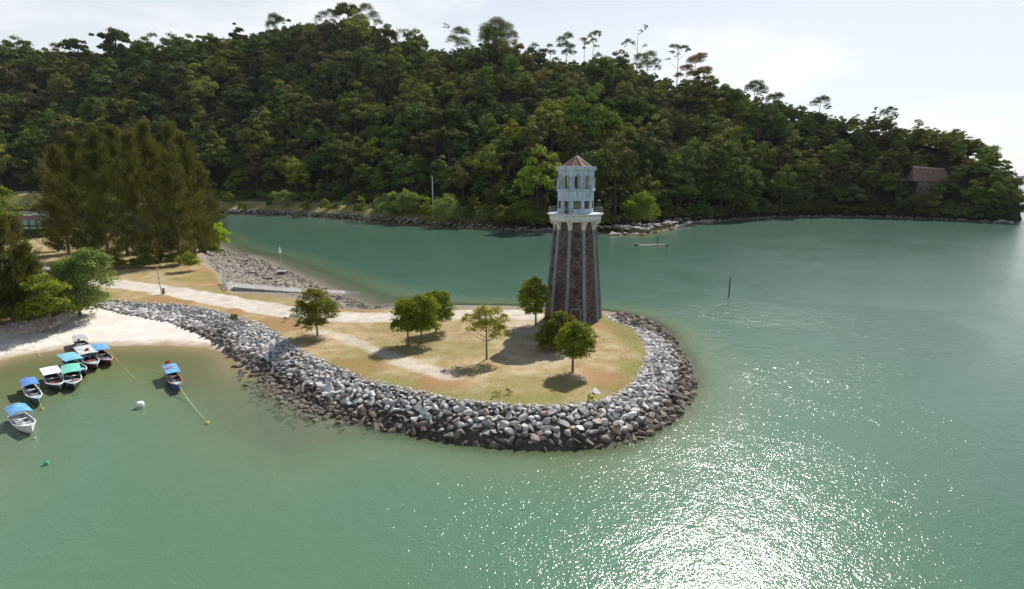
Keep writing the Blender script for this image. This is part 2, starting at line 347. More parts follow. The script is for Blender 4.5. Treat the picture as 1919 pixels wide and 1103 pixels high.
def far_h(x, y):
    x = np.asarray(x, float); y = np.asarray(y, float)
    ysh = np.interp(x, sh[:, 0], sh[:, 1]); yr = np.interp(x, rd[:, 0], rd[:, 1]); zr = np.interp(x, rd[:, 0], rd[:, 2])
    bank = 1-sm(-25, 5, x)                    # banked seawall and road on the left, natural shore on the right
    rz_ = 8.6+6.4*(1-sm(-330, -270, x))
    d = y-ysh
    zb = np.where(d < 5, 4.0*sm(0, 5, d), 4.0+(rz_-4.0)*sm(5, 17, d)); oc_ = np.exp(-((x-72)/24)**2); zn = (3.0-1.5*oc_)*sm(0, 6, d)
    ft = bank*(38+6*(1-sm(-330, -270, x)))+(1-bank)*6+oc_*45; zf = bank*rz_+(1-bank)*(3.0-1.5*oc_)
    tt = np.clip((d-ft)/np.maximum(yr-ysh-ft, 8), 0, 1.0)
    zh = zf+(zr-zf)*(0.72*tt+0.28*np.sin(tt*pi/2))
    lump = ((vn(x, y, 55, 3)-0.5)*16+(vn(x, y, 22, 4)-0.5)*6)*np.sin(tt*pi)*np.clip(zr/120, 0.15, 1)
    z = np.where(d < ft, bank*zb+(1-bank)*zn, zh+lump)
    z = np.where(y > yr, zr-0.35*(y-yr), z)
    z = np.where(d < 0, 0.25*d, z)
    over = x-KEND*y; e = 1-sm(-7, 1.5, over); z = z*e-4*(1-e)
    return np.maximum(z, -6)
fx = np.arange(-1000, 400, 4.5); fy = np.arange(285, 860, 4.0)
fy = np.concatenate([np.arange(250, 470, 2.5), np.arange(470, 1040, 6)])
gx, gy = np.meshgrid(fx, fy); gz = far_h(gx.ravel(), gy.ravel())
nx, ny = len(fx), len(fy); ii, jj = np.meshgrid(np.arange(nx-1), np.arange(ny-1)); q0 = (jj*nx+ii).ravel(); fq = np.stack([q0, q0+1, q0+nx+1, q0+nx], 1)
fco = np.stack([gx.ravel(), gy.ravel(), gz], 1); fq = fq[gz[fq].max(1) > -3]
fd = fco[:, 1]-np.interp(fco[:, 0], sh[:, 0], sh[:, 1])
bank_ = 1-sm(-25, 5, fco[:, 0]); grassy = bank_*sm(3, 6, fd)*(1-sm(34, 42, fd))
m, t, b = mat('hill_soil', 1.0, 0.0); p_ = pos(t); n1 = noise(t, 0.6, 6, 0.7, p_)
c = ramp(t, n1, [(0.3, (0.018, 0.020, 0.010)), (0.7, (0.05, 0.048, 0.022))]); c = mix(t, attr(t, 'grassy'), c, ramp(t, n1, [(0.3, (0.20, 0.20, 0.06)), (0.7, (0.40, 0.33, 0.14))]))
sz = N(t, 'ShaderNodeSeparateXYZ'); t.links.new(p_, sz.inputs[0])
low = ramp(t, mth(t, 'MULTIPLY_ADD', n1, 1.5, mth(t, 'MULTIPLY', sz.outputs[2], 0.4)), [(0.9, (1, 1, 1)), (1.3, (0, 0, 0))])
c = mix(t, low, c, (0.20, 0.17, 0.12)); t.links.new(c, b.inputs['Base Color']); bump(t, b, n1, 0.6, 0.5); M['hill'] = m
u, inv = np.unique(fq, return_inverse=True)
tag(link('hill', npmesh('hill', fco[u], inv.reshape(fq.shape), M['hill'], {'grassy': grassy[u]}, smooth=True)), kind='structure')

# far blue hills beyond the cape, across the strait
def far_range(name, Y, pxs, thick):
    vs = []; n = len(pxs)
    for x, y in pxs: p = V(x, y, Y); vs += [(p.x, Y-thick, -20), (p.x, Y, p.z), (p.x, Y+thick, -20)]
    fs = []
    for i in range(n-1): a = i*3; fs += [(a, a+3, a+4, a+1), (a+1, a+4, a+5, a+2)]
    mb = MB(); mb.add(vs, fs, 0, True); o = mb.build(name, M['hill_far']); tag(o, kind='structure')
m, t, b = mat('far_hill_green', 0.9, 0.1); n1 = noise(t, 0.006, 6, 0.7, pos(t)); t.links.new(ramp(t, n1, [(0.3, (0.05, 0.075, 0.05)), (0.7, (0.09, 0.11, 0.07))]), b.inputs['Base Color']); M['hill_far'] = m
far_range('hills', 22000, [(1780, 336), (1820, 318), (1850, 310), (1872, 316), (1900, 327), (1925, 334), (1960, 331), (2010, 338), (2080, 340)], 1500)
far_range('hills', 33000, [(1760, 330), (1840, 312), (1880, 320), (1910, 330), (1960, 322), (2050, 330), (2180, 340)], 2500)

# ------------------------------------------------------------------ water
def grow(a, b, st, lim, k=1.35):
    core = list(np.arange(a, b+st, st)); s = st; hi = [core[-1]]
    while hi[-1] < lim: s *= k; hi.append(hi[-1]+s)
    s = st; lo = [core[0]]
    while lo[0] > -lim: s *= k; lo.insert(0, lo[0]-s)
    return np.array(lo[:-1]+core+hi[1:])
wx = grow(-190, 345, 1.6, 30000); wy = np.array([v for v in grow(20, 440, 1.6, 30000) if v > -400])
gx, gy = np.meshgrid(wx, wy); WP = np.stack([gx.ravel(), gy.ravel()], 1)
m1 = (np.abs(WP[:, 0]+60) < 260) & (WP[:, 1] < 320) & (WP[:, 1] > 0)
dep = np.full(len(WP), 6.0); zz, dw_, dg_, iw_, ig_ = near_h(WP[m1]); dep[m1] = np.where(iw_ | ig_, 0, -zz)
cove = np.zeros(len(WP)); cd = np.hypot(WP[:, 0]-G(250, 650)[0], WP[:, 1]-G(250, 650)[1]); cove = 1-sm(8, 36, cd+(vn(WP[:, 0], WP[:, 1], 9, 2)-.5)*10)
m2 = (WP[:, 1] > 200) & (WP[:, 0] < XEND+20); fdep = np.clip(-far_h(WP[m2][:, 0], WP[m2][:, 1]), 0, 6); dep[m2] = np.minimum(dep[m2], fdep)
wr = N
m, t, b = mat('sea_water', 0.025, 0.5); b.inputs['IOR'].default_value = 1.333; b.inputs['Roughness'].default_value = 0.15
p_ = pos(t); dp = attr(t, 'depth'); cv = attr(t, 'cove')
nbig = noise(t, 0.018, 3, 0.5, p_, 0.6); nmid = noise(t, 0.07, 4, 0.55, p_, 1.0)
deep = ramp(t, nbig, [(0.35, (0.084, 0.166, 0.092)), (0.55, (0.088, 0.176, 0.110)), (0.7, (0.076, 0.162, 0.116))])
sh_c = mix(t, nmid, (0.15, 0.18, 0.085), (0.10, 0.16, 0.09))
deep = mix(t, attr(t, 'silt'), ramp(t, nbig, [(0.35, (0.052, 0.120, 0.082)), (0.7, (0.060, 0.128, 0.100))]), deep)
c = mix(t, ramp(t, mth(t, 'DIVIDE', dp, 5.8), [(0.0, (0, 0, 0)), (0.8, (1, 1, 1))]), sh_c, deep)
c = mix(t, mth(t, 'MULTIPLY', cv, 0.75), c, (0.155, 0.175, 0.065))
t.links.new(c, b.inputs['Base Color'])
al = ramp(t, mth(t, 'DIVIDE', dp, 2.2), [(0.0, (0.12,)*3), (0.18, (0.55,)*3), (0.5, (0.9,)*3), (0.9, (1,)*3)]); t.links.new(al, b.inputs['Alpha'])
mpn = N(t, 'ShaderNodeMapping'); mpn.inputs['Rotation'].default_value = (0, 0, radians(-25)); mpn.inputs['Scale'].default_value = (1.15, 1.1, 1); t.links.new(p_, mpn.inputs[0])
w1 = noise(t, 0.5, 2, 0.5, mpn.outputs[0], 0.5); w2 = noise(t, 3.6, 1, 0.5, mpn.outputs[0], 0.6); w3 = noise(t, 11.0, 0, 0.5, mpn.outputs[0], 0.3)
gust = ramp(t, noise(t, 0.03, 4, 0.6, p_, 1.2), [(0.35, (0.45,)*3), (0.65, (1.0,)*3)])
hh = mth(t, 'ADD', mth(t, 'MULTIPLY', w1, 0.16), mth(t, 'ADD', mth(t, 'MULTIPLY', w2, 0.073), mth(t, 'MULTIPLY', w3, 0.026)))
calm = mth(t, 'SUBTRACT', 1.0, mth(t, 'MULTIPLY', cv, 0.6))
hh = mth(t, 'MULTIPLY', hh, mth(t, 'MULTIPLY', gust, calm)); bump(t, b, hh, 1.0, 0.62)
M['water'] = m
nx, ny = len(wx), len(wy); ii, jj = np.meshgrid(np.arange(nx-1), np.arange(ny-1)); q0 = (jj*nx+ii).ravel(); wq = np.stack([q0, q0+1, q0+nx+1, q0+nx], 1)
tag(link('water', npmesh('water', np.stack([WP[:, 0], WP[:, 1], 0*WP[:, 0]], 1), wq, M['water'], {'depth': dep, 'cove': cove, 'silt': np.exp(-((WP[:, 0]+25)/62)**2)*(1-sm(78, 150, WP[:, 1]+(vn(WP[:, 0], WP[:, 1], 25, 3)-.5)*30))}, smooth=True)), kind='structure')
mb = MB(); mb.add([(-40000, -450, -7), (40000, -450, -7), (40000, 39000, -7), (-40000, 39000, -7)], [(0, 1, 2, 3)]); tag(mb.build('seabed', paint('deep_silt', (0.08, 0.10, 0.06))), kind='structure')

# ------------------------------------------------------------------ rocks
def rock_material(name, pale, brown, tide, band):
    m, t, b = mat(name, 0.85, 0.2); g = N(t, 'ShaderNodeNewGeometry'); p_ = g.outputs['Position']; rnd = g.outputs['Random Per Island']
    n1 = noise(t, 1.6, 6, 0.65, p_); n2 = noise(t, 9, 4, 0.7, p_)
    oi = N(t, 'ShaderNodeObjectInfo').outputs['Random']
    rr = mth(t, 'FRACT', mth(t, 'ADD', rnd, oi))
    pc = mix(t, rr, tuple(c_*0.5 for c_ in pale), tuple(min(1, c_*1.38) for c_ in pale)); pc = mix(t, ramp(t, n1, [(0.45, (0, 0, 0)), (0.7, (1, 1, 1))]), pc, tuple(c_*0.7 for c_ in pale))
    warm = ramp(t, rr, [(0.90, (0, 0, 0)), (0.93, (1, 1, 1))]); pc = mix(t, mth(t, 'MULTIPLY', warm, 0.7), pc, (0.30, 0.20, 0.14))
    bc = mix(t, rr, tuple(c_*0.45 for c_ in brown), tuple(c_*1.7 for c_ in brown)); bc = mix(t, ramp(t, n2, [(0.5, (0, 0, 0)), (0.75, (1, 1, 1))]), bc, tuple(c_*1.6 for c_ in brown))
    s_ = N(t, 'ShaderNodeSeparateXYZ'); t.links.new(p_, s_.inputs[0])
    hh = mth(t, 'ADD', s_.outputs[2], mth(t, 'ADD', mth(t, 'MULTIPLY', mth(t, 'SUBTRACT', rr, 0.5), 0.55), mth(t, 'MULTIPLY', n1, 0.2)))
    f = mth(t, 'DIVIDE', mth(t, 'SUBTRACT', hh, tide), band, clamp=True)
    c = mix(t, f, bc, pc)
    base_ = mth(t, 'DIVIDE', mth(t, 'SUBTRACT', 0.32, s_.outputs[2]), 0.2, clamp=True); c = mix(t, mth(t, 'MULTIPLY', base_, 0.5), c, (0.16, 0.14, 0.10))
    t.links.new(c, b.inputs['Base Color']); bump(t, b, mth(t, 'ADD', n1, mth(t, 'MULTIPLY', n2, 0.5)), 0.5, 0.12)
    return m
M['riprap'] = rock_material('riprap_stone', (0.54, 0.525, 0.515), (0.155, 0.130, 0.108), 1.02, 0.45)
M['flat_rock'] = rock_material('shore_stone', (0.36, 0.33, 0.295), (0.18, 0.155, 0.13), 0.9, 0.8)
M['far_rock'] = rock_material('granite', (0.46, 0.43, 0.40), (0.16, 0.13, 0.105), 0.35, 0.6)
def hull_rock(rr, flat=0.65, n=16):
    bm = bmesh.new()
    for k in range(n):
        d = Vector((rr.gauss(0, 1), rr.gauss(0, 1), rr.gauss(0, 1))).normalized()
        # push towards a box so that faces are broad
        mx = max(abs(d.x), abs(d.y), abs(d.z)); d = d.lerp(d/mx, 0.58)*rr.uniform(0.84, 1.0)
        bm.verts.new((d.x*rr.uniform(.9, 1.1), d.y*0.8, d.z*flat))
    r_ = bmesh.ops.convex_hull(bm, input=bm.verts)
    bmesh.ops.delete(bm, geom=[g for g in r_['geom_interior'] if isinstance(g, bmesh.types.BMVert)], context='VERTS')
    bmesh.ops.dissolve_limit(bm, angle_limit=radians(17), verts=bm.verts, edges=bm.edges)
    bmesh.ops.bevel(bm, geom=list(bm.edges), offset=0.045, segments=1, affect='EDGES', clamp_overlap=True)
    bmesh.ops.triangulate(bm, faces=bm.faces)
    bm.verts.ensure_lookup_table(); v = np.array([v_.co[:] for v_ in bm.verts]); f = np.array([[q.index for q in f_.verts] for f_ in bm.faces]); bm.free()
    return v, f
RK = [hull_rock(R, R.uniform(0.5, 0.85), R.choice((11, 13, 15, 19))) for _ in range(14)]
RKM = {}
def rock_mesh(k, mk):
    if (k, mk) not in RKM:
        v, f = RK[k]; RKM[(k, mk)] = npmesh('rock', v, f, M[mk])
    return RKM[(k, mk)]
def rot_rand(rr, tilt=0.5):
    return (Matrix.Rotation(rr.uniform(-tilt, tilt), 3, 'X') @ Matrix.Rotation(rr.uniform(-tilt, tilt), 3, 'Y') @ Matrix.Rotation(rr.uniform(0, 2*pi), 3, 'Z'))
def rock_mass(name, items, mk, label, cat, group=None):
    vs = []; fs = []; k0 = 0
    for (p, s_, q, k) in items:
        v, f = RK[k]; v = (v*np.array(s_))@np.array(q).T+np.array(p); vs.append(v); fs.append(f+k0); k0 += len(v)
    o = link(name, npmesh(name, np.concatenate(vs), np.concatenate(fs), M[mk])); tag(o, label, cat, group, 'stuff'); return o
pairs = [((192, 561), (180, 583, 1.1)), ((260, 566), (250, 594, 1.0)), ((330, 570), (318, 602, 1.0)), ((385, 577), (372, 620, .8)), ((430, 590), (412, 642, .4)), ((480, 605), (440, 668, 0)),
         ((518, 624), (478, 694, 0)), ((545, 645), (505, 708, 0)), ((575, 663), (545, 735, 0)), ((620, 683), (600, 768, 0)), ((680, 708), (670, 790, 0)), ((750, 727), (740, 806, 0)),
         ((850, 748), (850, 824, 0)), ((950, 758), (945, 836, 0)), ((1040, 761), (1050, 839, 0)), ((1120, 753), (1150, 832, 0)), ((1165, 737), (1210, 814, 0)), ((1198, 707), (1262, 782, 0)),
         ((1213, 675), (1295, 735, 0)), ((1212, 645), (1294, 700, 0)), ((1192, 617), (1268, 650, 0)), ((1165, 604), (1240, 616, 0)), ((1146, 598), (1200, 597, 0)), ((1134, 590), (1160, 586, 0))]
Tp = [G(a[0][0], a[0][1], GZ) for a in pairs]; Bp = [G(a[1][0], a[1][1], a[1][2]) for a in pairs]
cand = []
for i in range(len(pairs)-1):
    Lm = ((Tp[i+1]-Tp[i]).length+(Bp[i+1]-Bp[i]).length)/2; nseg = max(1, int(Lm/0.2))
    for q in range(nseg):
        u = (q+R.uniform(-.25, .25))/nseg; a = Tp[i].lerp(Tp[i+1], u); c = Bp[i].lerp(Bp[i+1], u); wdt = (c-a).length
        nr = max(4, int(wdt/0.2))
        for r_ in range(-3, nr+2):
            w = (r_+0.5+R.uniform(-.3, .3))/nr; p = a+(c-a)*w
            if r_ < 0 and R.random() < 0.7: continue
            big = 1.12 if 0.5 < w else 1.0 if 0.25 < w else 0.72
            if w < 0.02: big = 0.5
            cand.append((p.x+R.uniform(-.15, .15), p.y+R.uniform(-.15, .15), w, big*R.choice((.20, .26, .32, .37, .46))*R.uniform(.9, 1.12)))
cn_ = np.array(cand); zc_ = near_h(cn_[:, :2])[0]
acc = []; cell = {}
order = np.argsort(-cn_[:, 3])
for k in order:
    x, y, w, s_ = cn_[k]; ok = True; key = (int(x//2), int(y//2))
    for dx in (-1, 0, 1):
        for dy in (-1, 0, 1):
            for (x2, y2, s2) in cell.get((key[0]+dx, key[1]+dy), ()):
                if (x-x2)**2+(y-y2)**2 < (0.60*(s_+s2))**2: ok = False; break
    if ok: cell.setdefault(key, []).append((x, y, s_)); acc.append((x, y, zc_[k], w, s_))
rocks = []
for (x, y, z, w, s_) in acc:
    q = rot_rand(R, 0.25 if w < 0.1 else 0.55); k = R.randrange(len(RK)); sc = (s_*R.uniform(1.0, 1.45), s_*R.uniform(0.95, 1.25), s_*R.uniform(0.8, 1.15))
    up = 0.12*s_ if w > 0.08 else -0.12*s_
    rocks.append(((x, y, z+up), sc, q, k, w))
# underwater toe stones off the front wall and the inner corner
toe = []
for _ in range(520):
    u_ = R.random(); c_ = G(440+R.uniform(0, 130)+u_*110, 690+R.uniform(0, 50)+u_*70, -0.5); z_ = hz(c_.x, c_.y)
    if z_ < -0.02: toe.append(((c_.x, c_.y, max(z_, -0.6)+R.uniform(-.1, .12)), (R.uniform(.3, .7),)*2+(R.uniform(.2, .45),), rot_rand(R), R.randrange(14)))
for i in range(7, len(pairs)-1):
    for _ in range(7):
        u = R.random(); c_ = Bp[i].lerp(Bp[i+1], u); a_ = Tp[i].lerp(Tp[i+1], u); d_ = (c_-a_).normalized(); c_ = c_+Vector((d_.x, d_.y, 0))*R.uniform(.3, 1.8); z_ = hz(c_.x, c_.y)
        toe.append(((c_.x, c_.y, z_+R.uniform(-.1, .1)), (R.uniform(.35, .65),)*2+(R.uniform(.25, .45),), rot_rand(R), R.randrange(14)))
rocks.sort(key=lambda r_: -max(r_[1])/((r_[0][0]**2+r_[0][1]**2+600)**0.5)*(1.0 if r_[4] > 0.0 else 0.6))
NIND = 290
indiv = rocks[:NIND]; rest = rocks[NIND:]
ORD = ['', 'second', 'third', 'fourth', 'fifth', 'sixth', 'seventh', 'eighth', 'ninth', 'tenth', 'eleventh', 'twelfth', 'thirteenth', 'fourteenth', 'fifteenth', 'sixteenth', 'seventeenth', 'eighteenth', 'nineteenth', 'twentieth']+[f'{n_}st' if n_ % 10 == 1 else f'{n_}nd' if n_ % 10 == 2 else f'{n_}rd' if n_ % 10 == 3 else f'{n_}th' for n_ in range(21, 60)]
marks = [(590, 'the lone tree'), (700, 'the worn footpath'), (785, 'the tree trio'), (845, 'the footpath end'), (905, 'the sparse tree'), (985, 'the tower shadow'), (1075, 'the round tree'), (1118, 'the pale slab'), (1210, 'the lawn tip'), (1290, 'the outer headland')]
def mark_of(px, ms): return min(ms, key=lambda a: abs(a[0]-px))[1]
def ordinals(items, keyf, textf):
    """items: list of (px, payload); same key -> ordinal from the left"""
    g = {}
    for it in items: g.setdefault(keyf(it), []).append(it)
    out = {}
    for k, L_ in g.items():
        L_.sort(key=lambda a: a[0])
        for n_, it in enumerate(L_): out[id(it)] = textf(k, n_, len(L_))
    return out
items = []
for r_ in indiv:
    px, py = proj(r_[0]); w = r_[4]
    row = 'at waterline' if w > 0.88 else 'low on seawall' if w > 0.62 else 'halfway up seawall' if w > 0.38 else 'high on seawall' if w > 0.1 else 'at grass edge'
    tone = 'dark brown' if r_[0][2] < 1.25 else 'pale grey'; size = 'large' if max(r_[1]) > 0.72 else 'medium' if max(r_[1]) > 0.52 else 'small'
    items.append((px, r_, (size, tone, row, mark_of(px, marks))))
def rtext(k, n_, tot):
    size, tone, row, mk_ = k
    if tot == 1: return f"{size} {tone} rock {row} below {mk_}"
    o_ = ('leftmost' if n_ == 0 else 'rightmost' if n_ == tot-1 else f'{ORD[n_]} from left')
    return f"{o_} {size} {tone} rock {row} below {mk_}"
lab = ordinals(items, lambda a: a[2], rtext)
for it in items:
    p, sc, q, k, w = it[1]; o = link('rock', rock_mesh(k, 'riprap')); o.matrix_world = Matrix.Translation(p) @ Matrix(q).to_4x4() @ Matrix.Diagonal((*sc, 1))
    tag(o, lab[id(it)], 'rock', 'armour rocks of the headland seawall')
rock_mass('riprap_rocks', [r_[:4] for r_ in rest]+toe, 'riprap', 'packed grey and brown rocks of the farther and finer seawall', 'rocks')
# rocky flat on the channel side
flat_poly = np.array([G(x, y, 0.8)[:2] for x, y in [(396, 455), (425, 470), (470, 480), (530, 504), (590, 531), (650, 558), (695, 574), (640, 578), (590, 566), (545, 553), (440, 547), (415, 525), (395, 500), (380, 480)]])
ramp_line = np.array([G(x, y, 1.2)[:2] for x, y in [(437, 537), (530, 540), (620, 546)]])
lo = flat_poly.min(0); hi = flat_poly.max(0); fl = []
C_ = np.stack([rng.uniform(lo[0], hi[0], 9000), rng.uniform(lo[1], hi[1], 9000)], 1); C_ = C_[inside(C_, flat_poly)]
C_ = C_[pdist(C_, ramp_line, False) > 2.4][:2300]; zz_ = near_h(C_)[0]
for (x, y), z in zip(C_, zz_):
    s_ = abs(R.gauss(0, 1))*0.16+0.22
    if R.random() < 0.04: s_ *= 2
    fl.append(((x, y, z), (s_*1.3, s_, s_*0.75), rot_rand(R, 0.4), R.randrange(14)))
for _ in range(900):
    u_ = R.random()*6; i_ = int(u_); wl = [(425, 468), (470, 479), (530, 503), (590, 530), (650, 557), (692, 574), (740, 573)]; a_ = wl[i_]; b_ = wl[i_+1]; f_ = u_-i_
    p = G(a_[0]+(b_[0]-a_[0])*f_, a_[1]+(b_[1]-a_[1])*f_, 0); x = p.x-abs(R.gauss(0, 2.2))*.6+.4; y = p.y-abs(R.gauss(0, 2.2))+.5; s_ = abs(R.gauss(0, 1))*.16+.2; fl.append(((x, y, hz(x, y)), (s_*1.3, s_, s_*.75), rot_rand(R, .4), R.randrange(14)))
rock_mass('shore_rocks', fl, 'flat_rock', 'flat spread of broken brownish stones between boat ramp and channel', 'rocks')
# far bank riprap
fr = []
for _ in range(1500):
    px = R.uniform(420, 1120); ysh_ = np.interp(0, [0], [0]); 
    p = G(px, np.interp(px, [a[0] for a in shore_px], [a[1] for a in shore_px]), 0); d_ = R.uniform(-0.5, 5.0) if px < 780 else R.uniform(-0.5, 3)
    if px > 780 and R.random() < 0.6: continue
    y = p.y+d_; s_ = R.uniform(.4, 1.0); fr.append(((p.x, y, float(far_h(p.x, y))+0.1), (s_*1.2, s_, s_*.8), rot_rand(R), R.randrange(14)))
for _ in range(500):
    px = R.uniform(1250, 1912); p = G(px, np.interp(px, [a[0] for a in shore_px], [a[1] for a in shore_px]), 0)
    y = p.y+R.uniform(-1, 2.5); s_ = R.uniform(.5, 1.5)*(1.6 if 1250 < px < 1340 or px > 1850 else 0.8); fr.append(((p.x, y, float(far_h(p.x, y))), (s_*1.3, s_, s_*.7), rot_rand(R, .3), R.randrange(14)))
for _ in range(420):
    p = G(R.uniform(1120, 1345), R.uniform(409, 446), .8); z_ = float(far_h(p.x, p.y))
    if z_ < -.6: continue
    s_ = R.uniform(.5, 1.7); fr.append(((p.x, p.y, z_+.1), (s_*1.5, s_*1.2, s_*.8), rot_rand(R, .25), R.randrange(14)))
rock_mass('bank_rocks', fr, 'far_rock', 'long line of small rocks along the far bank waterline', 'rocks')
# granite outcrop on the far shore right of the tower, each slab a thing
oc = [(1140, 424, 9, 3.0), (1165, 418, 8, 3.2), (1188, 412, 7, 3.0), (1215, 411, 6, 2.2), (1150, 434, 4.5, 2.0), (1140, 441, 3.6, 2.2), (1160, 443, 3.2, 2.0), (1172, 436, 3.6, 2.2), (1183, 443, 3.2, 1.7),
      (1196, 439, 3.6, 1.9), (1206, 446, 3.0, 1.3), (1190, 429, 5, 2.2), (1210, 430, 4.2, 2.0), (1226, 436, 3.0, 1.2), (1238, 441, 2.4, .9), (1228, 424, 4.5, 1.8), (1252, 419, 3.6, 1.8), (1275, 413, 5, 1.7),
      (1300, 409, 6, 1.4), (1010, 418, 5.0, 2.6), (995, 424, 3, 1.8), (873, 411, 3.4, 2.6), (885, 418, 2.6, 1.6), (866, 420, 2.4, 1.4)]
olab = ['broad pale granite slab right behind the tower', 'long pale granite slab mid outcrop', 'highest grey slab of the far outcrop', 'flat rear slab at the outcrop top', 'round boulder left in the outcrop', 'leftmost boulder at the outcrop waterline', 'second boulder along the outcrop waterline', 'squat boulder just above outcrop waterline', 'third boulder along the outcrop waterline',
        'rounded boulder in the outcrop front cluster', 'low boulder at the outcrop front edge', 'wide boulder at the heart of the outcrop', 'grey boulder right of the outcrop heart', 'small boulder towards the outcrop point', 'outermost low boulder on the outcrop point', 'boulder behind the outcrop point', 'single boulder right of the outcrop', 'pale rock farther right along the shore',
        'pale flat slab at the right end of the rocks', 'large pale boulder left of the tower balcony', 'dark boulder left of the tower on the bank', 'bright white boulder on the small far beach', 'grey boulder beside the white one on the far beach', 'small grey boulder left on the far beach']
for (px, py, w, h), lb in zip(oc, olab):
    p = G(px, py+2, 1.0); z0 = float(far_h(p.x, p.y))+h*.12; o = link('boulder', rock_mesh(R.randrange(14), 'far_rock'))
    o.matrix_world = Matrix.Translation((p.x, p.y, z0)) @ rot_rand(R, .18).to_4x4() @ Matrix.Diagonal((w*.78, w*.7, h*1.0, 1)); tag(o, lb, 'boulder', 'granite boulders on the far shore')
# the pale slab lying on the grass
p = at(1118, 737); o = link('stone_slab', rock_mesh(3, 'riprap')); o.matrix_world = Matrix.Translation((p.x, p.y, p.z+.18)) @ rot_rand(R, .2).to_4x4() @ Matrix.Diagonal((.62, .5, .38, 1))
tag(o, 'single pale slab lying on the grass near the seawall', 'rock')

# ------------------------------------------------------------------ plants
def cards(C, Nn, size, rs, aspect=0.62, along=None):
    n = len(C); r3 = rs.normal(size=(n, 3))
    if along is None: T = np.cross(Nn, r3)
    else: T = along
    T /= np.linalg.norm(T, axis=1, keepdims=True)+1e-9; B = np.cross(Nn, T); B /= np.linalg.norm(B, axis=1, keepdims=True)+1e-9
    s_ = (size if np.ndim(size) else np.full(n, size))[:, None]
    v = np.stack([C-T*s_, C-B*s_*aspect, C+T*s_, C+B*s_*aspect], 1).reshape(-1, 3)
    return v, np.arange(4*n).reshape(n, 4)
def crown(blobs, n, leaf, rs, clump=0.36, per=60, up=-0.35, rnd=0.7):
    bl = np.array([[*b_[0], b_[1], b_[2] if len(b_) > 2 else b_[1]] for b_ in blobs], float)
    w = bl[:, 3]**2; w /= w.sum(); nc = max(8, n//per); bi = rs.choice(len(bl), nc, p=w)
    d = rs.normal(size=(nc, 3)); d /= np.linalg.norm(d, axis=1, keepdims=True); d[:, 2] = np.where(d[:, 2] < up, -d[:, 2], d[:, 2])
    rad = bl[bi][:, [3, 3, 4]]; cc = bl[bi][:, :3]+d*rad*rs.uniform(0.55, 1.08, (nc, 1)); cr_ = bl[bi][:, 3]*clump*rs.uniform(0.7, 1.3, nc); ct = rs.random(nc)
    li = rs.integers(0, nc, n); e = rs.normal(size=(n, 3)); e /= np.linalg.norm(e, axis=1, keepdims=True); e[:, 2] = np.where(e[:, 2] < -0.25, -e[:, 2]*0.6, e[:, 2])
    C = cc[li]+e*cr_[li][:, None]*rs.uniform(0.55, 1.05, (n, 1))*np.array([1, 1, 0.8]); Nn = e+rnd*rs.normal(size=(n, 3)); Nn /= np.linalg.norm(Nn, axis=1, keepdims=True)
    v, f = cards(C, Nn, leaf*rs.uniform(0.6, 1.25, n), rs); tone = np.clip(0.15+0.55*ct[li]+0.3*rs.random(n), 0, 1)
    return v, f, np.repeat(tone, 4)
def crown_mesh(name, *a, mt='forest', **k):
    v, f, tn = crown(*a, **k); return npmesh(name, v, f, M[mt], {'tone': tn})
def trunk_mesh(name, paths, n=7, bk_='bark'):
    mb = MB()
    for pts, rad in paths: mb.tube(pts, rad, n)
    me = bpy.data.meshes.new(name); me.from_pydata(mb.v, [], mb.f); me.materials.append(M[bk_]); me.polygons.foreach_set('use_smooth', mb.sm); me.update(); return me
def R3(rs, a, b): return tuple(rs.uniform(a, b))
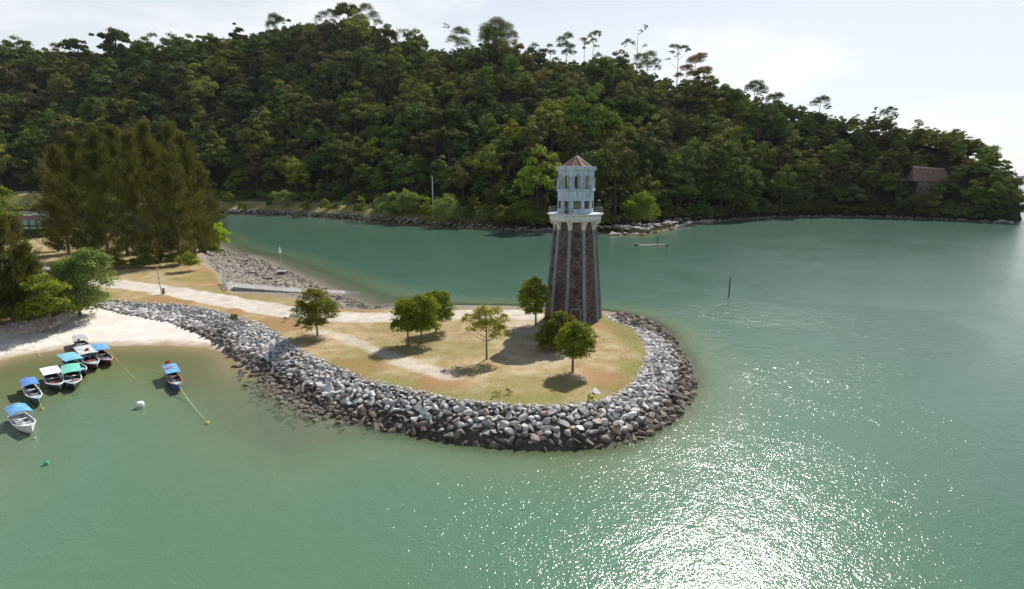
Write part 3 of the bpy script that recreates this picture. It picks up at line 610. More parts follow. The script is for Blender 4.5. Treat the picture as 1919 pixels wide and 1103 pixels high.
# forest prototypes: height about 12 m at scale 1, origin on the ground
def forest_protos():
    out = []
    for k in range(8):
        rs = np.random.default_rng(100+k); bl = []
        if k in (0, 1, 2):       # rounded crown with several domes
            for q in range(6): a = q*1.05+rs.random(); r_ = rs.uniform(1.6, 2.6); bl.append(((cos(a)*2.4, sin(a)*2.4, 7+rs.uniform(-1.2, 1.4)), r_, r_*0.85))
            bl.append(((0, 0, 9.2), 2.9, 2.4)); bl.append(((0.5, 0, 5.2), 3.2, 3.0)); tr = [(((0, 0, -1), (0.2, 0, 3), (0.1, 0.2, 7), (0.5, 0, 9)), (.4, .3, .22, .1))]
        elif k in (3, 4):        # tall narrow crown
            for q in range(6): bl.append(((rs.uniform(-1, 1), rs.uniform(-1, 1), 3.5+q*1.6), 2.3-0.17*q, 1.9))
            tr = [(((0, 0, -1), (0, 0.2, 5), (0.1, 0, 12)), (.35, .22, .06))]
        elif k == 5:             # umbrella on a visible trunk
            for q in range(9): a = q*0.75; r_ = rs.uniform(2.0, 4.2); bl.append(((cos(a)*r_, sin(a)*r_, 11.2+rs.uniform(-.9, .8)-r_*.18), rs.uniform(1.3, 1.9), 0.9))
            tr = [(((0, 0, -1), (0.1, 0, 5), (0.3, 0.1, 9), (0.4, 0, 10.5)), (.34, .26, .2, .12))]+[(((0.2, 0, 8), (cos(a)*2, sin(a)*2, 10.2), (cos(a)*3.2, sin(a)*3.2, 11)), (.14, .08, .03)) for a in (0.3, 1.6, 2.9, 4.2, 5.4)]
        elif k == 6:             # low spreading bushy crown
            for q in range(7): a = q*0.9; bl.append(((cos(a)*2.6, sin(a)*2.6, 3.2+rs.uniform(-.6, .8)), rs.uniform(1.7, 2.3), 1.7))
            bl.append(((0, 0, 4.6), 2.6, 2.0)); tr = [(((0, 0, -1), (0.2, 0, 2), (0, .3, 4)), (.3, .24, .1))]
        else:                    # ragged crown, open between its limbs
            for q in range(8): a = rs.uniform(0, 6.28); r_ = rs.uniform(.8, 3.4); bl.append(((cos(a)*r_, sin(a)*r_, rs.uniform(5, 11)), rs.uniform(1.1, 1.8), 1.1))
            tr = [(((0, 0, -1), (0.2, 0, 4), (-.2, .2, 8), (0, 0, 11)), (.32, .26, .18, .06))]+[(((0, 0, 5), b_[0]), (.12, .04)) for b_ in bl[:5]]
        cm = crown_mesh('crown', bl, 3600 if k != 7 else 2300, 0.31, rs, clump=0.5, per=95, rnd=0.32, up=-0.15); out.append((cm, trunk_mesh('trunk', tr, 7, 'bark_dark')))
    return out
FP = forest_protos()
# places on the hill
pts = []
step = 11.0
for gx_ in np.arange(-900, XEND+2, step):
    for gy_ in np.arange(262, 930, step):
        x = gx_+R.uniform(-3.6, 3.6); y = gy_+R.uniform(-3.6, 3.6)
        pts.append((x, y))
for gx_ in np.arange(90, XEND+2, 9.0):          # the right shore is densely grown
    for gy_ in np.arange(330, 520, 9.0): pts.append((gx_+R.uniform(-3.6, 3.6), gy_+R.uniform(-3.6, 3.6)))
pts = np.array(pts); ysh = np.interp(pts[:, 0], sh[:, 0], sh[:, 1]); yr = np.interp(pts[:, 0], rd[:, 0], rd[:, 1]); bk = 1-sm(-25, 5, pts[:, 0])
ocz = np.exp(-((pts[:, 0]-72)/24)**2)
foot = ysh+ocz*46+bk*(39+7*(1-sm(-330, -270, pts[:, 0])))+(1-bk)*2.0
zt = far_h(pts[:, 0], pts[:, 1]); ok = (pts[:, 1] > foot) & (pts[:, 1] < yr+28) & (np.abs(pts[:, 0]) < pts[:, 1]*0.98+30) & (zt > 0.8)
pts = pts[ok]; zt = zt[ok]; yr = yr[ok]; foot = foot[ok]
HOUSE = V(1742, 335, 392)
big = 1.15+1.0*vn(pts[:, 0], pts[:, 1], 30, 8)
clear = sm(40, 70, pts[:, 0]+0*big)*0
ppx = np.array([proj((a, b_, c_)) for (a, b_), c_ in zip(pts, zt)])
# the middle of the slope carries low bushy regrowth
low_growth = np.exp(-((ppx[:, 0]-1050)/170)**2)*sm(300, 240, ppx[:, 1])*0 + ((ppx[:, 0] > 820) & (ppx[:, 0] < 1290) & (ppx[:, 1] > 110) & (ppx[:, 1] < 290))*1.0
hs = (np.abs(pts[:, 0]-HOUSE.x) < 13) & (pts[:, 1] > HOUSE.y-9) & (pts[:, 1] < HOUSE.y+11)
nearf = (np.abs(pts[:, 0]-HOUSE.x) < 12) & (pts[:, 1] > HOUSE.y-26) & (pts[:, 1] <= HOUSE.y-9)
trees = []
for k in range(len(pts)):
    if hs[k]: continue
    lg = low_growth[k] > 0.5
    pr = R.choices(range(8), weights=(4, 3, 4, 0.4, 0.4, 0.1, 6, 0.4) if lg else (5, 5, 5, 2.2, 2.2, 1.0, 3, 1.6))[0]
    s_ = big[k]*(1+.25*sm(520, 760, pts[k, 1]))*R.choice((.5, .7, .9, 1.05, 1.25, 1.7))*R.uniform(.9, 1.1)*(0.85 if lg else 1.0)
    if nearf[k]: s_ = min(max(s_, .7), 0.95)
    if pts[k, 1] > yr[k]-70 and pr in (3, 4, 5, 7): pr = R.choice((0, 1, 2))
    if pts[k, 1] > yr[k]-60: s_ = min(s_, 1.3)
    if pts[k, 1] > yr[k]-18: s_ = min(s_, 1.15)
    if ppx[k, 0] > 1850: s_ *= .62
    if pts[k, 1] > foot[k]+1 and pts[k, 1] < foot[k]+14: s_ *= 0.9
    trees.append((pts[k, 0], pts[k, 1], zt[k]-0.3, s_, R.uniform(0, 6.28), pr, ppx[k, 0], ppx[k, 1]))
for px_ in range(0, 1916, 9):          # undergrowth at the foot of the wood, down to the water on the natural shore
    for q in range(2):
        b_ = G(px_, np.interp(px_, [a[0] for a in shore_px], [a[1] for a in shore_px]), 0); bk_ = float(1-sm(-25, 5, b_.x)); x = b_.x+R.uniform(-2, 2); y = b_.y+(bk_*(39+7*(1-float(sm(-330, -270, b_.x))))+(1-bk_)*3.5)+46*math.exp(-((b_.x-72)/24)**2)+R.uniform(-1, 3)+q*3.5
        z_ = float(far_h(x, y)); pp = proj((x, y, z_))
        if z_ < .6: continue
        trees.append((x, y, z_-.5, R.uniform(.55, .95), R.uniform(0, 6.28), 6, pp[0], pp[1]+9000))
for (xa, ya, za), (xb, yb, zb_) in zip(rd[:-1], rd[1:]):     # low growth closing the skyline under the taller crowns
    for q in range(int(abs(xb-xa)/3.2)):
        u = R.random(); x = xa+(xb-xa)*u; y = ya+(yb-ya)*u+R.uniform(-8, 4); z_ = float(far_h(x, y))
        if z_ > 2 and abs(x) < y*.98+20: pp = proj((x, y, z_)); trees.append((x, y, z_-.6, R.uniform(.8, 1.2), R.uniform(0, 6.28), 6, pp[0], pp[1]+9000))
for dx_, dy_ in ((-12, -9), (-5, -11), (3, -10), (10, -9), (15, -5), (-15, -3)):
    x = HOUSE.x+dx_; y = HOUSE.y+dy_; z_ = float(far_h(x, y)); s_ = max(.35, (V(1742, 331, y).z-z_)/8.5)*R.uniform(.85, 1.0); pp = proj((x, y, z_)); trees.append((x, y, z_, min(s_, 1.6), R.uniform(0, 6), R.choice((0, 1, 2)), pp[0], pp[1]))
trees.sort(key=lambda a: -(a[3]/a[1])*(0.1 if a[7] > 5000 else 1)*(0.8 if a[6] > 1330 else 1.0)*(1.0 if (-20 < a[6] < 1940) and not (90 < a[6] < 420 and a[7] > 235) else 0.2))
NT = 240
hm = [(40, 'the marina cars'), (250, 'the feathery tree clump'), (470, 'the far road bend'), (620, 'the far seawall'), (811, 'the tall pale pole'), (960, 'the low far beach'), (1080, 'the lighthouse'), (1200, 'the granite outcrop'),
      (1367, 'the post in open water'), (1500, 'the dark right shore'), (1640, 'the shore before the house'), (1742, 'the red roofed house'), (1850, 'the tip of the cape')]
names = {0: 'round crowned', 1: 'domed', 2: 'broad crowned', 3: 'tall narrow', 4: 'slender tall', 5: 'umbrella shaped', 6: 'low bushy', 7: 'ragged'}
items = []
for tr in trees[:NT]:
    band = 'at hill foot' if tr[7] > 370 else 'low on hill' if tr[7] > 320 else 'midway up hill' if tr[7] > 250 else 'high on hill'
    items.append((tr[6], tr, (names[tr[5]], band, mark_of(tr[6], hm))))
def ttext(k, n_, tot):
    nm_, band, mk_ = k; w = 'above'
    if tot == 1: return f"{nm_} tree {band} {w} {mk_}"
    return f"{'leftmost' if n_ == 0 else 'rightmost' if n_ == tot-1 else ORD[n_]+' from left'} {nm_} tree {band} {w} {mk_}"
lab = ordinals(items, lambda a: a[2], ttext)
first = {}
for it in items:
    x, y, z, s_, a, pr, _, _ = it[1]
    e = empty('forest_tree', (x, y, z), lab[id(it)], 'tree', 'forest trees on the hillside', a); e.scale = (s_, s_, s_*R.uniform(.9, 1.15))
    c_ = link('crown', FP[pr][0], e); link('trunk', FP[pr][1], e); first.setdefault(pr, c_)
# the rest of the wood: one object, instanced from the crowns already standing there
rest_t = trees[NT:]
for pr in range(8):
    pass
me = bpy.data.meshes.new('forest'); me.vertices.add(len(rest_t)); me.vertices.foreach_set('co', np.array([a[:3] for a in rest_t], dtype=np.float32).ravel())
for nm_, vals in (('scl', [a[3] for a in rest_t]), ('rz', [a[4] for a in rest_t])):
    at_ = me.attributes.new(nm_, 'FLOAT', 'POINT'); at_.data.foreach_set('value', np.array(vals, dtype=np.float32))
avail = sorted(first); remap = {pr: avail.index(pr) if pr in avail else 0 for pr in range(8)}
at_ = me.attributes.new('idx', 'INT', 'POINT'); at_.data.foreach_set('value', np.array([remap[a[5]] for a in rest_t], dtype=np.int32)); me.update()
fo = tag(link('forest', me), 'dense dark green forest covering the upper hillside', 'forest', None, 'stuff')
ng = bpy.data.node_groups.new('forest', 'GeometryNodeTree'); ng.interface.new_socket('Geometry', in_out='INPUT', socket_type='NodeSocketGeometry'); ng.interface.new_socket('Geometry', in_out='OUTPUT', socket_type='NodeSocketGeometry')
gi = ng.nodes.new('NodeGroupInput'); go = ng.nodes.new('NodeGroupOutput'); iop = ng.nodes.new('GeometryNodeInstanceOnPoints'); jg = ng.nodes.new('GeometryNodeJoinGeometry')
# join keeps the last link first, so link in reverse
for pr in reversed(avail):
    oi = ng.nodes.new('GeometryNodeObjectInfo'); oi.transform_space = 'ORIGINAL'; oi.inputs['Object'].default_value = first[pr]; oi.inputs['As Instance'].default_value = True
    ng.links.new(oi.outputs['Geometry'], jg.inputs[0])
def nat(name, ty):
    n_ = ng.nodes.new('GeometryNodeInputNamedAttribute'); n_.data_type = ty; n_.inputs[0].default_value = name; return n_.outputs[0]
cb = ng.nodes.new('ShaderNodeCombineXYZ'); ng.links.new(nat('rz', 'FLOAT'), cb.inputs[2]); iop.inputs['Pick Instance'].default_value = True
m2p = ng.nodes.new('GeometryNodeMeshToPoints'); ng.links.new(gi.outputs[0], m2p.inputs[0])
ng.links.new(m2p.outputs[0], iop.inputs['Points']); ng.links.new(jg.outputs[0], iop.inputs['Instance']); ng.links.new(nat('idx', 'INT'), iop.inputs['Instance Index'])
ng.links.new(cb.outputs[0], iop.inputs['Rotation']); ng.links.new(nat('scl', 'FLOAT'), iop.inputs['Scale']); ng.links.new(iop.outputs[0], go.inputs[0])
md = fo.modifiers.new('forest', 'NODES'); md.node_group = ng

# emergent trees on the skyline
def limb_tree(name, base, top, crowns, label, group=None, mt='forest', r0=0.35, leaf=0.3, per=26, dens=14, clump=.45, cat='tree', bend=0.0, nlim=12):
    """crowns: (x,y,z,r[,rz]) relative to base"""
    e = empty(name, base, label, cat, group); rs = np.random.default_rng(abs(hash(label)) % 99991 if False else sum(ord(c_)*(i_+1) for i_, c_ in enumerate(label)))
    bl = [((c_[0], c_[1], c_[2]), c_[3], c_[4] if len(c_) > 4 else c_[3]*0.8) for c_ in crowns]
    n = int(sum(dens*b_[1]**2 for b_ in bl)/leaf**2*0.62)
    link('crown', crown_mesh('crown', bl, n, leaf, rs, clump=clump, per=per, mt=mt, rnd=.5), e)
    H = top; pth = [((0, 0, -.5), (bend*.2, 0, H*.33), (bend*.6, 0.1, H*.66), (bend, 0, H))]
    paths = [(pth[0], (r0*1.25, r0*.85, r0*.6, r0*.22))]
    for b_ in bl[:nlim]:
        c_ = Vector(b_[0]); f_ = min(0.92, max(0.38, (c_.z-c_.xy.length*.8)/H)); s0 = Vector((bend*f_, 0.0, H*f_)); md_ = s0.lerp(c_, .55)+Vector((0, 0, -.08*H*.3))
        paths.append(((s0, md_, c_), (r0*.42, r0*.26, r0*.08)))
    link('trunk', trunk_mesh('trunk', paths), e); return e
def sky_tree(px, py_top, py_base, Y, blobs_px, label, leaf=.45, r0=.4, mt='forest', dens=10, per=24):
    Y = float(np.interp(px, [a_[0] for a_ in ridge], [a_[2] for a_ in ridge]))-6; b_ = V(px, py_base, Y); k = Y/F*1.02; H = (py_base-py_top)*k
    cr_ = [((bx-px)*k, R.uniform(-.5, .5), (py_base-by)*k, br*k*1.1, brz*k*1.3) for bx, by, br, brz in blobs_px]
    return limb_tree('emergent_tree', b_, H*0.93, cr_, label, 'tall trees standing above the skyline', mt, r0, leaf*.8, per, dens*1.0, .4)
sky_tree(1031, 88, 125, 538, [(1030, 93, 5, 4), (1034, 103, 6, 4), (1027, 100, 4, 3)], 'small thin tree leftmost of the skyline row left of lighthouse')
sky_tree(1061, 72, 135, 540, [(1052, 84, 8, 5), (1064, 78, 8, 5), (1060, 92, 8, 5), (1070, 96, 7, 5), (1048, 94, 5, 4), (1062, 104, 8, 5), (1074, 105, 5, 3)], 'full crowned skyline tree above and left of the lighthouse')
sky_tree(1094, 80, 135, 540, [(1092, 84, 6, 3.5), (1098, 89, 5, 3), (1094, 97, 4, 2.5)], 'slim skyline tree just left of the taller one')
sky_tree(1110, 68, 145, 538, [(1108, 76, 6, 4), (1117, 74, 6, 4), (1110, 86, 6, 4), (1104, 80, 4, 3), (1115, 95, 5, 2.5), (1122, 78, 4, 2.5)], 'tall skyline tree with layered crown above the lighthouse roof')
sky_tree(1192, 60, 150, 528, [(1204, 66, 4, 5), (1198, 71, 4, 2), (1175, 88, 6, 4), (1184, 91, 5, 3.5), (1168, 93, 4, 3), (1173, 108, 3, 3), (1178, 112, 2, 3), (1205, 95, 4, 3)], 'gaunt tall tree with broken top and few leaves', dens=8)
sky_tree(1212, 104, 150, 522, [(1200, 115, 10, 7), (1215, 112, 10, 7), (1226, 122, 8, 6), (1208, 128, 12, 8), (1230, 132, 6, 5)], 'rounded open crowned tree under the gaunt tree')
sky_tree(1268, 92, 165, 512, [(1260, 98, 8, 3), (1275, 100, 8, 3), (1285, 104, 5, 3), (1256, 108, 5, 3), (1250, 118, 4, 2.5), (1266, 112, 5, 3)], 'flat topped tree on thin trunk at the skyline', dens=8)
sky_tree(1300, 112, 178, 500, [(1285, 135, 10, 5), (1300, 122, 12, 6), (1310, 115, 8, 5), (1316, 138, 11, 4), (1328, 150, 6, 2.5), (1272, 146, 7, 3.5), (1295, 145, 10, 5)], 'spreading brownish umbrella tree on the skyline', dens=13, mt='rust')
sky_tree(930, 50, 130, 548, [(915, 70, 13, 10), (930, 60, 14, 9), (946, 66, 13, 9), (958, 78, 9, 8), (935, 78, 16, 10), (908, 82, 9, 8), (940, 95, 14, 10), (920, 102, 12, 9)], 'biggest rounded tree standing on the middle skyline', dens=12, r0=.7)
sky_tree(858, 62, 130, 552, [(840, 62, 5, 5), (860, 70, 10, 6), (872, 72, 8, 6), (850, 84, 10, 7), (868, 90, 12, 9)], 'crooked skyline tree with small head left of the biggest', dens=9)
sky_tree(690, 24, 90, 580, [(674, 34, 7, 5), (690, 28, 10, 6), (702, 40, 9, 6), (680, 46, 12, 7), (664, 42, 5, 5), (708, 50, 8, 5)], 'open crowned tree on the highest part of the ridge', dens=10)
sky_tree(730, 54, 100, 570, [(730, 56, 5, 3), (731, 60, 3, 2)], 'little round headed tree right of the highest ridge tree')
sky_tree(745, 50, 105, 568, [(752, 68, 7, 5), (762, 66, 5, 4), (744, 74, 6, 4)], 'bare topped thin tree on the descending ridge', dens=6)
sky_tree(620, 28, 80, 588, [(610, 38, 8, 6), (622, 33, 8, 5), (632, 40, 8, 6), (600, 44, 6, 6)], 'airy tree on the ridge left of the highest tree', dens=9)
sky_tree(520, 40, 90, 612, [(518, 44, 9, 7), (528, 48, 8, 6), (512, 54, 8, 6)], 'dense dark tree at the left shoulder of the ridge', dens=14)
sky_tree(208, 84, 115, 655, [(204, 92, 8, 5), (212, 90, 8, 5)], 'domed skyline tree on the far left ridge', dens=10)
sky_tree(322, 80, 110, 642, [(322, 88, 9, 7)], 'small round dark tree on the left skyline', dens=16)
sky_tree(1412, 158, 205, 482, [(1402, 172, 9, 8), (1414, 165, 10, 7), (1424, 176, 9, 8)], 'round green tree on the right descending skyline', dens=14)
sky_tree(1450, 180, 215, 474, [(1443, 188, 8, 6), (1455, 186, 9, 6)], 'dense tree just right of the round skyline tree', dens=14)
sky_tree(1533, 190, 240, 462, [(1524, 200, 9, 7), (1536, 195, 10, 7), (1545, 206, 7, 6)], 'open arching tree on the right skyline', dens=9)
sky_tree(1660, 206, 250, 446, [(1652, 218, 7, 6), (1664, 213, 8, 6), (1670, 224, 7, 6)], 'small dark tree on the lower right skyline', dens=11)
sky_tree(1637, 202, 245, 449, [(1637, 208, 4, 3), (1634, 215, 4, 3)], 'tiny pointed tree left of the lower right skyline tree', dens=8)
sky_tree(1718, 226, 262, 436, [(1716, 231, 5, 3), (1720, 238, 6, 5)], 'shaggy palm like tree right on the falling skyline', dens=12)
sky_tree(1788, 248, 300, 426, [(1785, 258, 8, 9), (1795, 262, 7, 9), (1782, 275, 9, 8)], 'vine draped dark tree left of the cape end', dens=18)
sky_tree(1845, 278, 340, 410, [(1838, 292, 10, 8), (1850, 288, 10, 7), (1858, 298, 8, 6), (1842, 308, 12, 9)], 'leafy tree crowning the tip of the cape', dens=12)
sky_tree(443, 112, 168, 560, [(436, 118, 9, 3), (448, 117, 9, 3), (458, 124, 6, 3), (430, 124, 6, 3)], 'pale umbrella tree with white trunk on the left hillside', dens=12, mt='silver')
# rusty crowned trees on the slope
for px, py, rr, lb in [(335, 150, 15, 'rust red crowned tree high on the left hillside'), (246, 190, 14, 'dull reddish tree on the lower left hillside'), (1128, 106, 9, 'pinkish crowned small tree on the skyline'), (870, 270, 18, 'pinkish brown tree above the pale pole')]:
    Yt = 540 if py > 130 else 545
    b_ = V(px, py+rr*.3, Yt); z_ = float(far_h(b_.x, b_.y)); 
    for _ in range(70):                      # walk the tree down the sight line until its foot is on the slope
        b_ = V(px, py+rr, Yt); z_ = float(far_h(b_.x, b_.y))
        if b_.z-z_ < 9: break
        Yt += 6
    k = Yt/F; limb_tree('rust_tree', (b_.x, b_.y, z_), max(5, b_.z-z_), [(0, 0, b_.z-z_, rr*k*.7), (rr*k*.4, 0, b_.z-z_-1, rr*k*.55), (-rr*k*.45, 0, b_.z-z_-.6, rr*k*.6)], lb, 'rusty trees among the forest', 'rust', .3, .4)

# bushes along the far bank
bush_bank = [(456, 388, 10, 16, 'olive', 'small olive bush leftmost on the far bank'), (533, 372, 20, 30, 'silver', 'light leafy shrub by the far road'), (572, 385, 12, 18, 'bright', 'small green bush right of the leafy shrub'),
             (609, 383, 13, 22, 'bright', 'rounded green bush on the far bank grass'), (630, 387, 9, 14, 'olive', 'low olive bush between two green ones'), (665, 370, 14, 24, 'rust', 'bare pinkish bush behind the round green bush'),
             (674, 386, 15, 34, 'bright', 'round bright green bush over the far seawall'), (580, 378, 8, 14, 'olive', 'tiny bush near the far road edge'), (650, 378, 10, 16, 'silver', 'pale bush left of the pinkish one'),
             (730, 385, 27, 46, 'silver', 'wide grey green bush, left of the large pair'), (768, 380, 26, 50, 'silver', 'tall grey green bush beside the wide one'), (798, 384, 11, 40, 'lime', 'bright lime bush left of the pale pole'),
             (840, 392, 34, 52, 'silver', 'huge rounded grey bush on the far waterline'), (888, 385, 18, 44, 'olive', 'olive bush right of the huge grey one'), (905, 404, 14, 24, 'silver', 'pale silvery bush above the little far beach'),
             (945, 402, 28, 34, 'olive', 'broad low olive bush by the far water'), (985, 396, 24, 42, 'bright', 'green bush left of the tower on the far shore'), (940, 365, 34, 50, 'forest', 'tall dark tree like bush above the low ones'), (1010, 385, 20, 40, 'olive', 'bush partly behind the tower left edge'),
             (1170, 398, 13, 22, 'silver', 'small pale bush above the granite outcrop'), (1200, 355, 34, 60, 'bright', 'large light crowned tree right of the tower'), (430, 372, 14, 24, 'olive', 'brownish bush at the far end of the road'), (506, 380, 8, 12, 'forest', 'small dark bush on the road edge')]
belt = [(px_+R.uniform(-7, 7), np.interp(px_, [430, 600, 700, 860, 1020], [388, 388, 392, 404, 410])-R.uniform(0, 12), R.uniform(9, 19), R.uniform(15, 30), R.choice(('bright', 'silver', 'bright', 'olive', 'grove')), None) for px_ in range(700, 1030, 12)]
bl_names = {'bright': 'bright green', 'silver': 'grey green', 'olive': 'olive', 'grove': 'leafy green'}; cnt = {}
for q_, b_ in enumerate(belt):
    mk_ = mark_of(b_[0], [(470, 'the far road bend'), (620, 'the far seawall'), (811, 'the tall pale pole'), (940, 'the little far beach')]); key = (bl_names[b_[4]], mk_); cnt[key] = cnt.get(key, 0)+1
    belt[q_] = (*b_[:5], f"{ORD[cnt[key]-1] or 'first'} small {key[0]} shrub of the belt near {mk_}")
for px, py, hw, hgt, mt, lb in bush_bank+belt:
    shy = np.interp(px, [a[0] for a in shore_px], [a[1] for a in shore_px]); S0 = G(px, shy, 0)
    bpy_ = min(py+hgt*.5, shy-2); Yb = S0.y
    for _ in range(80):
        q = V(px, bpy_, Yb)
        if q.z <= float(far_h(q.x, q.y))+.05: break
        Yb += .5
    q = V(px, bpy_, Yb); k = Yb/F*1.02; r_ = hw*k; H = hgt*k; z_ = float(far_h(q.x, q.y))
    cr_ = []
    for q_ in range(7): a = q_*.9; d_ = R.uniform(.35, .85); cr_.append((cos(a)*r_*d_, sin(a)*r_*d_*.7, H*R.uniform(.22, .75), r_*R.uniform(.25, .45), H*R.uniform(.18, .32)))
    cr_.append((R.uniform(-.3, .3)*r_, 0, H*.62, r_*.42, H*.34)); cr_.append((0, -r_*.3, H*.25, r_*.7, H*.28))
    limb_tree('bush', (q.x, q.y, z_), H*.6, cr_, lb, 'bushes along the far bank', mt, .12, .3, 26, 16, .4, 'bush')

# headland trees
def fat(b_, k_=1.22): return [(a, c_, d_*k_, e_*k_) for a, c_, d_, e_ in b_]
def near_tree(px, py, blobs, label, mt='grove', leaf=.105, dens=16, r0=.13, group='trees on the headland lawn', per=45, clump=.38, top=None, bend=0, name='tree', dy=None, cat='tree'):
    b_ = at(px, py); zc = b_.y*cp-(b_.z-CAMZ)*sp; k = zc/F; cr_ = []
    for bx, by, br, brz in blobs:
        # height over the foot along the vertical plane through the tree
        q = V(bx, by, b_.y); cr_.append((q.x-b_.x, R.uniform(-.35, .35)*br*k if dy is None else dy*R.uniform(-1, 1), q.z-b_.z, br*k*1.18, brz*k*1.18))
    H = max(c_[2] for c_ in cr_)+.1 if top is None else (V(px, top, b_.y).z-b_.z)
    return limb_tree(name, (b_.x, b_.y, b_.z), H*.93, cr_, label, group, mt, r0, leaf, per, dens, clump, cat, bend)
near_tree(595, 628, [(585, 565, 22, 17), (608, 575, 20, 14), (575, 590, 20, 16), (600, 592, 26, 18), (622, 590, 12, 12), (568, 607, 12, 10), (590, 610, 20, 12), (565, 575, 13, 10), (588, 553, 14, 9)], 'lone open crowned green tree at the seawall inner corner', 'olive', .105, 11)
near_tree(765, 646, fat([(763, 585, 18, 14), (752, 597, 13, 15), (772, 600, 18, 16), (762, 612, 18, 10), (758, 575, 13, 9), (776, 584, 12, 12), (750, 612, 11, 9), (775, 618, 14, 8)]), 'left tree of the close trio, slim pale trunk', 'grove', .105, 17)
near_tree(790, 643, fat([(793, 575, 16, 13), (785, 590, 15, 14), (803, 590, 15, 14), (795, 605, 16, 10), (788, 567, 10, 8), (782, 615, 14, 9), (805, 612, 13, 8)]), 'middle tree of the close trio on pale trunk', 'grove', .105, 15)
near_tree(817, 622, fat([(818, 567, 17, 13), (832, 582, 13, 13), (815, 588, 15, 14), (828, 598, 15, 10), (808, 576, 12, 10), (822, 558, 12, 7)]), 'rear right tree of the close trio with brightest crown', 'bright', .105, 17)
near_tree(912, 673, [(885, 600, 13, 9), (905, 590, 14, 8), (925, 590, 14, 9), (942, 600, 10, 9), (900, 612, 14, 9), (920, 612, 18, 12), (940, 618, 12, 9), (870, 602, 7, 6), (880, 622, 9, 6), (930, 630, 12, 7), (905, 578, 9, 5), (928, 580, 8, 5)],
          'sparse yellowish young tree alone on the lawn', 'yellow', .11, 9.0, .12, per=14, clump=.5)
near_tree(1004, 608, [(998, 540, 16, 13), (985, 553, 12, 12), (1010, 552, 15, 14), (995, 568, 20, 15), (1013, 572, 13, 13), (982, 572, 10, 10), (1000, 585, 16, 8), (1000, 530, 11, 8)], 'dark green tree just left of the lighthouse base', 'grove', .11, 18, .15)
near_tree(1073, 696, [(1080, 622, 20, 13), (1063, 632, 16, 14), (1097, 632, 16, 14), (1078, 645, 26, 16), (1058, 652, 14, 12), (1100, 652, 14, 12), (1080, 664, 20, 9), (1082, 612, 13, 8)], 'dense round green tree in front of the lighthouse', 'grove', .105, 19, .15)
near_tree(1045, 655, [(1030, 602, 13, 10), (1048, 598, 14, 10), (1064, 606, 14, 12), (1030, 622, 17, 16), (1020, 636, 14, 14), (1045, 634, 18, 16), (1030, 648, 18, 10), (1055, 650, 16, 10)], 'wide dark bushy tree with brownish top at the lighthouse foot', 'olive', .11, 18, .15)
# low plants on the lawn and wall
def near_bush(px, py, hw, hgt, mt, lb, leaf=.1, dens=14, cat='bush', name='bush', grp='small plants on the headland'):
    b_ = at(px, py); k = (b_.y*cp-(b_.z-CAMZ)*sp)/F; r_ = hw*k; H = hgt*k
    cr_ = [(cos(a)*r_*R.uniform(.35, .75), sin(a)*r_*R.uniform(.3, .6), H*R.uniform(.25, .62), r_*R.uniform(.3, .5), H*R.uniform(.22, .4)) for a in (0, 1.0, 2.0, 3.1, 4.2, 5.2)]+[(R.uniform(-.2, .2)*r_, 0, H*.62, r_*.42, H*.35)]
    return limb_tree(name, (b_.x, b_.y, b_.z), H*.6, cr_, lb, grp, mt, .03, leaf, 20, dens, .45, cat)
near_bush(1108, 752, 10, 15, 'lime', 'yellow green tuft on the grass beside the pale slab')
near_bush(440, 604, 11, 17, 'olive', 'dark green bush on top of the cove seawall')
near_bush(930, 742, 10, 13, 'lime', 'small bright sapling on the lawn below the sparse tree', dens=5)
near_bush(953, 738, 8, 12, 'rust', 'brownish sprig right of the bright sapling', dens=4)
near_bush(534, 603, 7, 12, 'rust', 'dry brown sprig left of the lone tree', dens=4)
near_bush(355, 508, 24, 38, 'bright', 'low green bush at the edge of the feathery clump', .16, 12)
near_bush(395, 478, 22, 30, 'olive', 'brown green scrub beside the lamp post', .18, 12)
near_tree(404, 470, [(398, 432, 16, 12), (410, 440, 13, 11), (414, 455, 12, 9), (395, 450, 15, 10), (405, 424, 10, 8)], 'bright lime tree at the channel edge', 'lime', .22, 14, .12, group='trees at the root of the headland')
near_tree(150, 592, [(150, 500, 26, 18), (180, 500, 22, 18), (125, 505, 20, 16), (195, 492, 14, 10), (140, 530, 32, 24), (175, 530, 30, 24), (150, 560, 36, 22), (118, 545, 22, 20), (180, 562, 22, 18), (165, 480, 16, 12)], 'big broadleaf tree overhanging the top of the beach', 'silver', .17, 15, .25, group='trees at the root of the headland')
near_tree(95, 602, [(80, 540, 22, 20), (105, 550, 20, 20), (90, 570, 26, 20), (70, 580, 24, 16), (112, 578, 16, 14)], 'bushy green tree left of the big broadleaf tree', 'bright', .17, 13, .2, group='trees at the root of the headland')
near_tree(6, 470, [(0, 380, 16, 22), (16, 400, 14, 20), (-12, 410, 20, 26), (8, 430, 18, 20), (-5, 360, 14, 12)], 'bright green tree at the left edge beyond the needle trees', 'bright', .25, 12, .25, group='trees at the root of the headland')

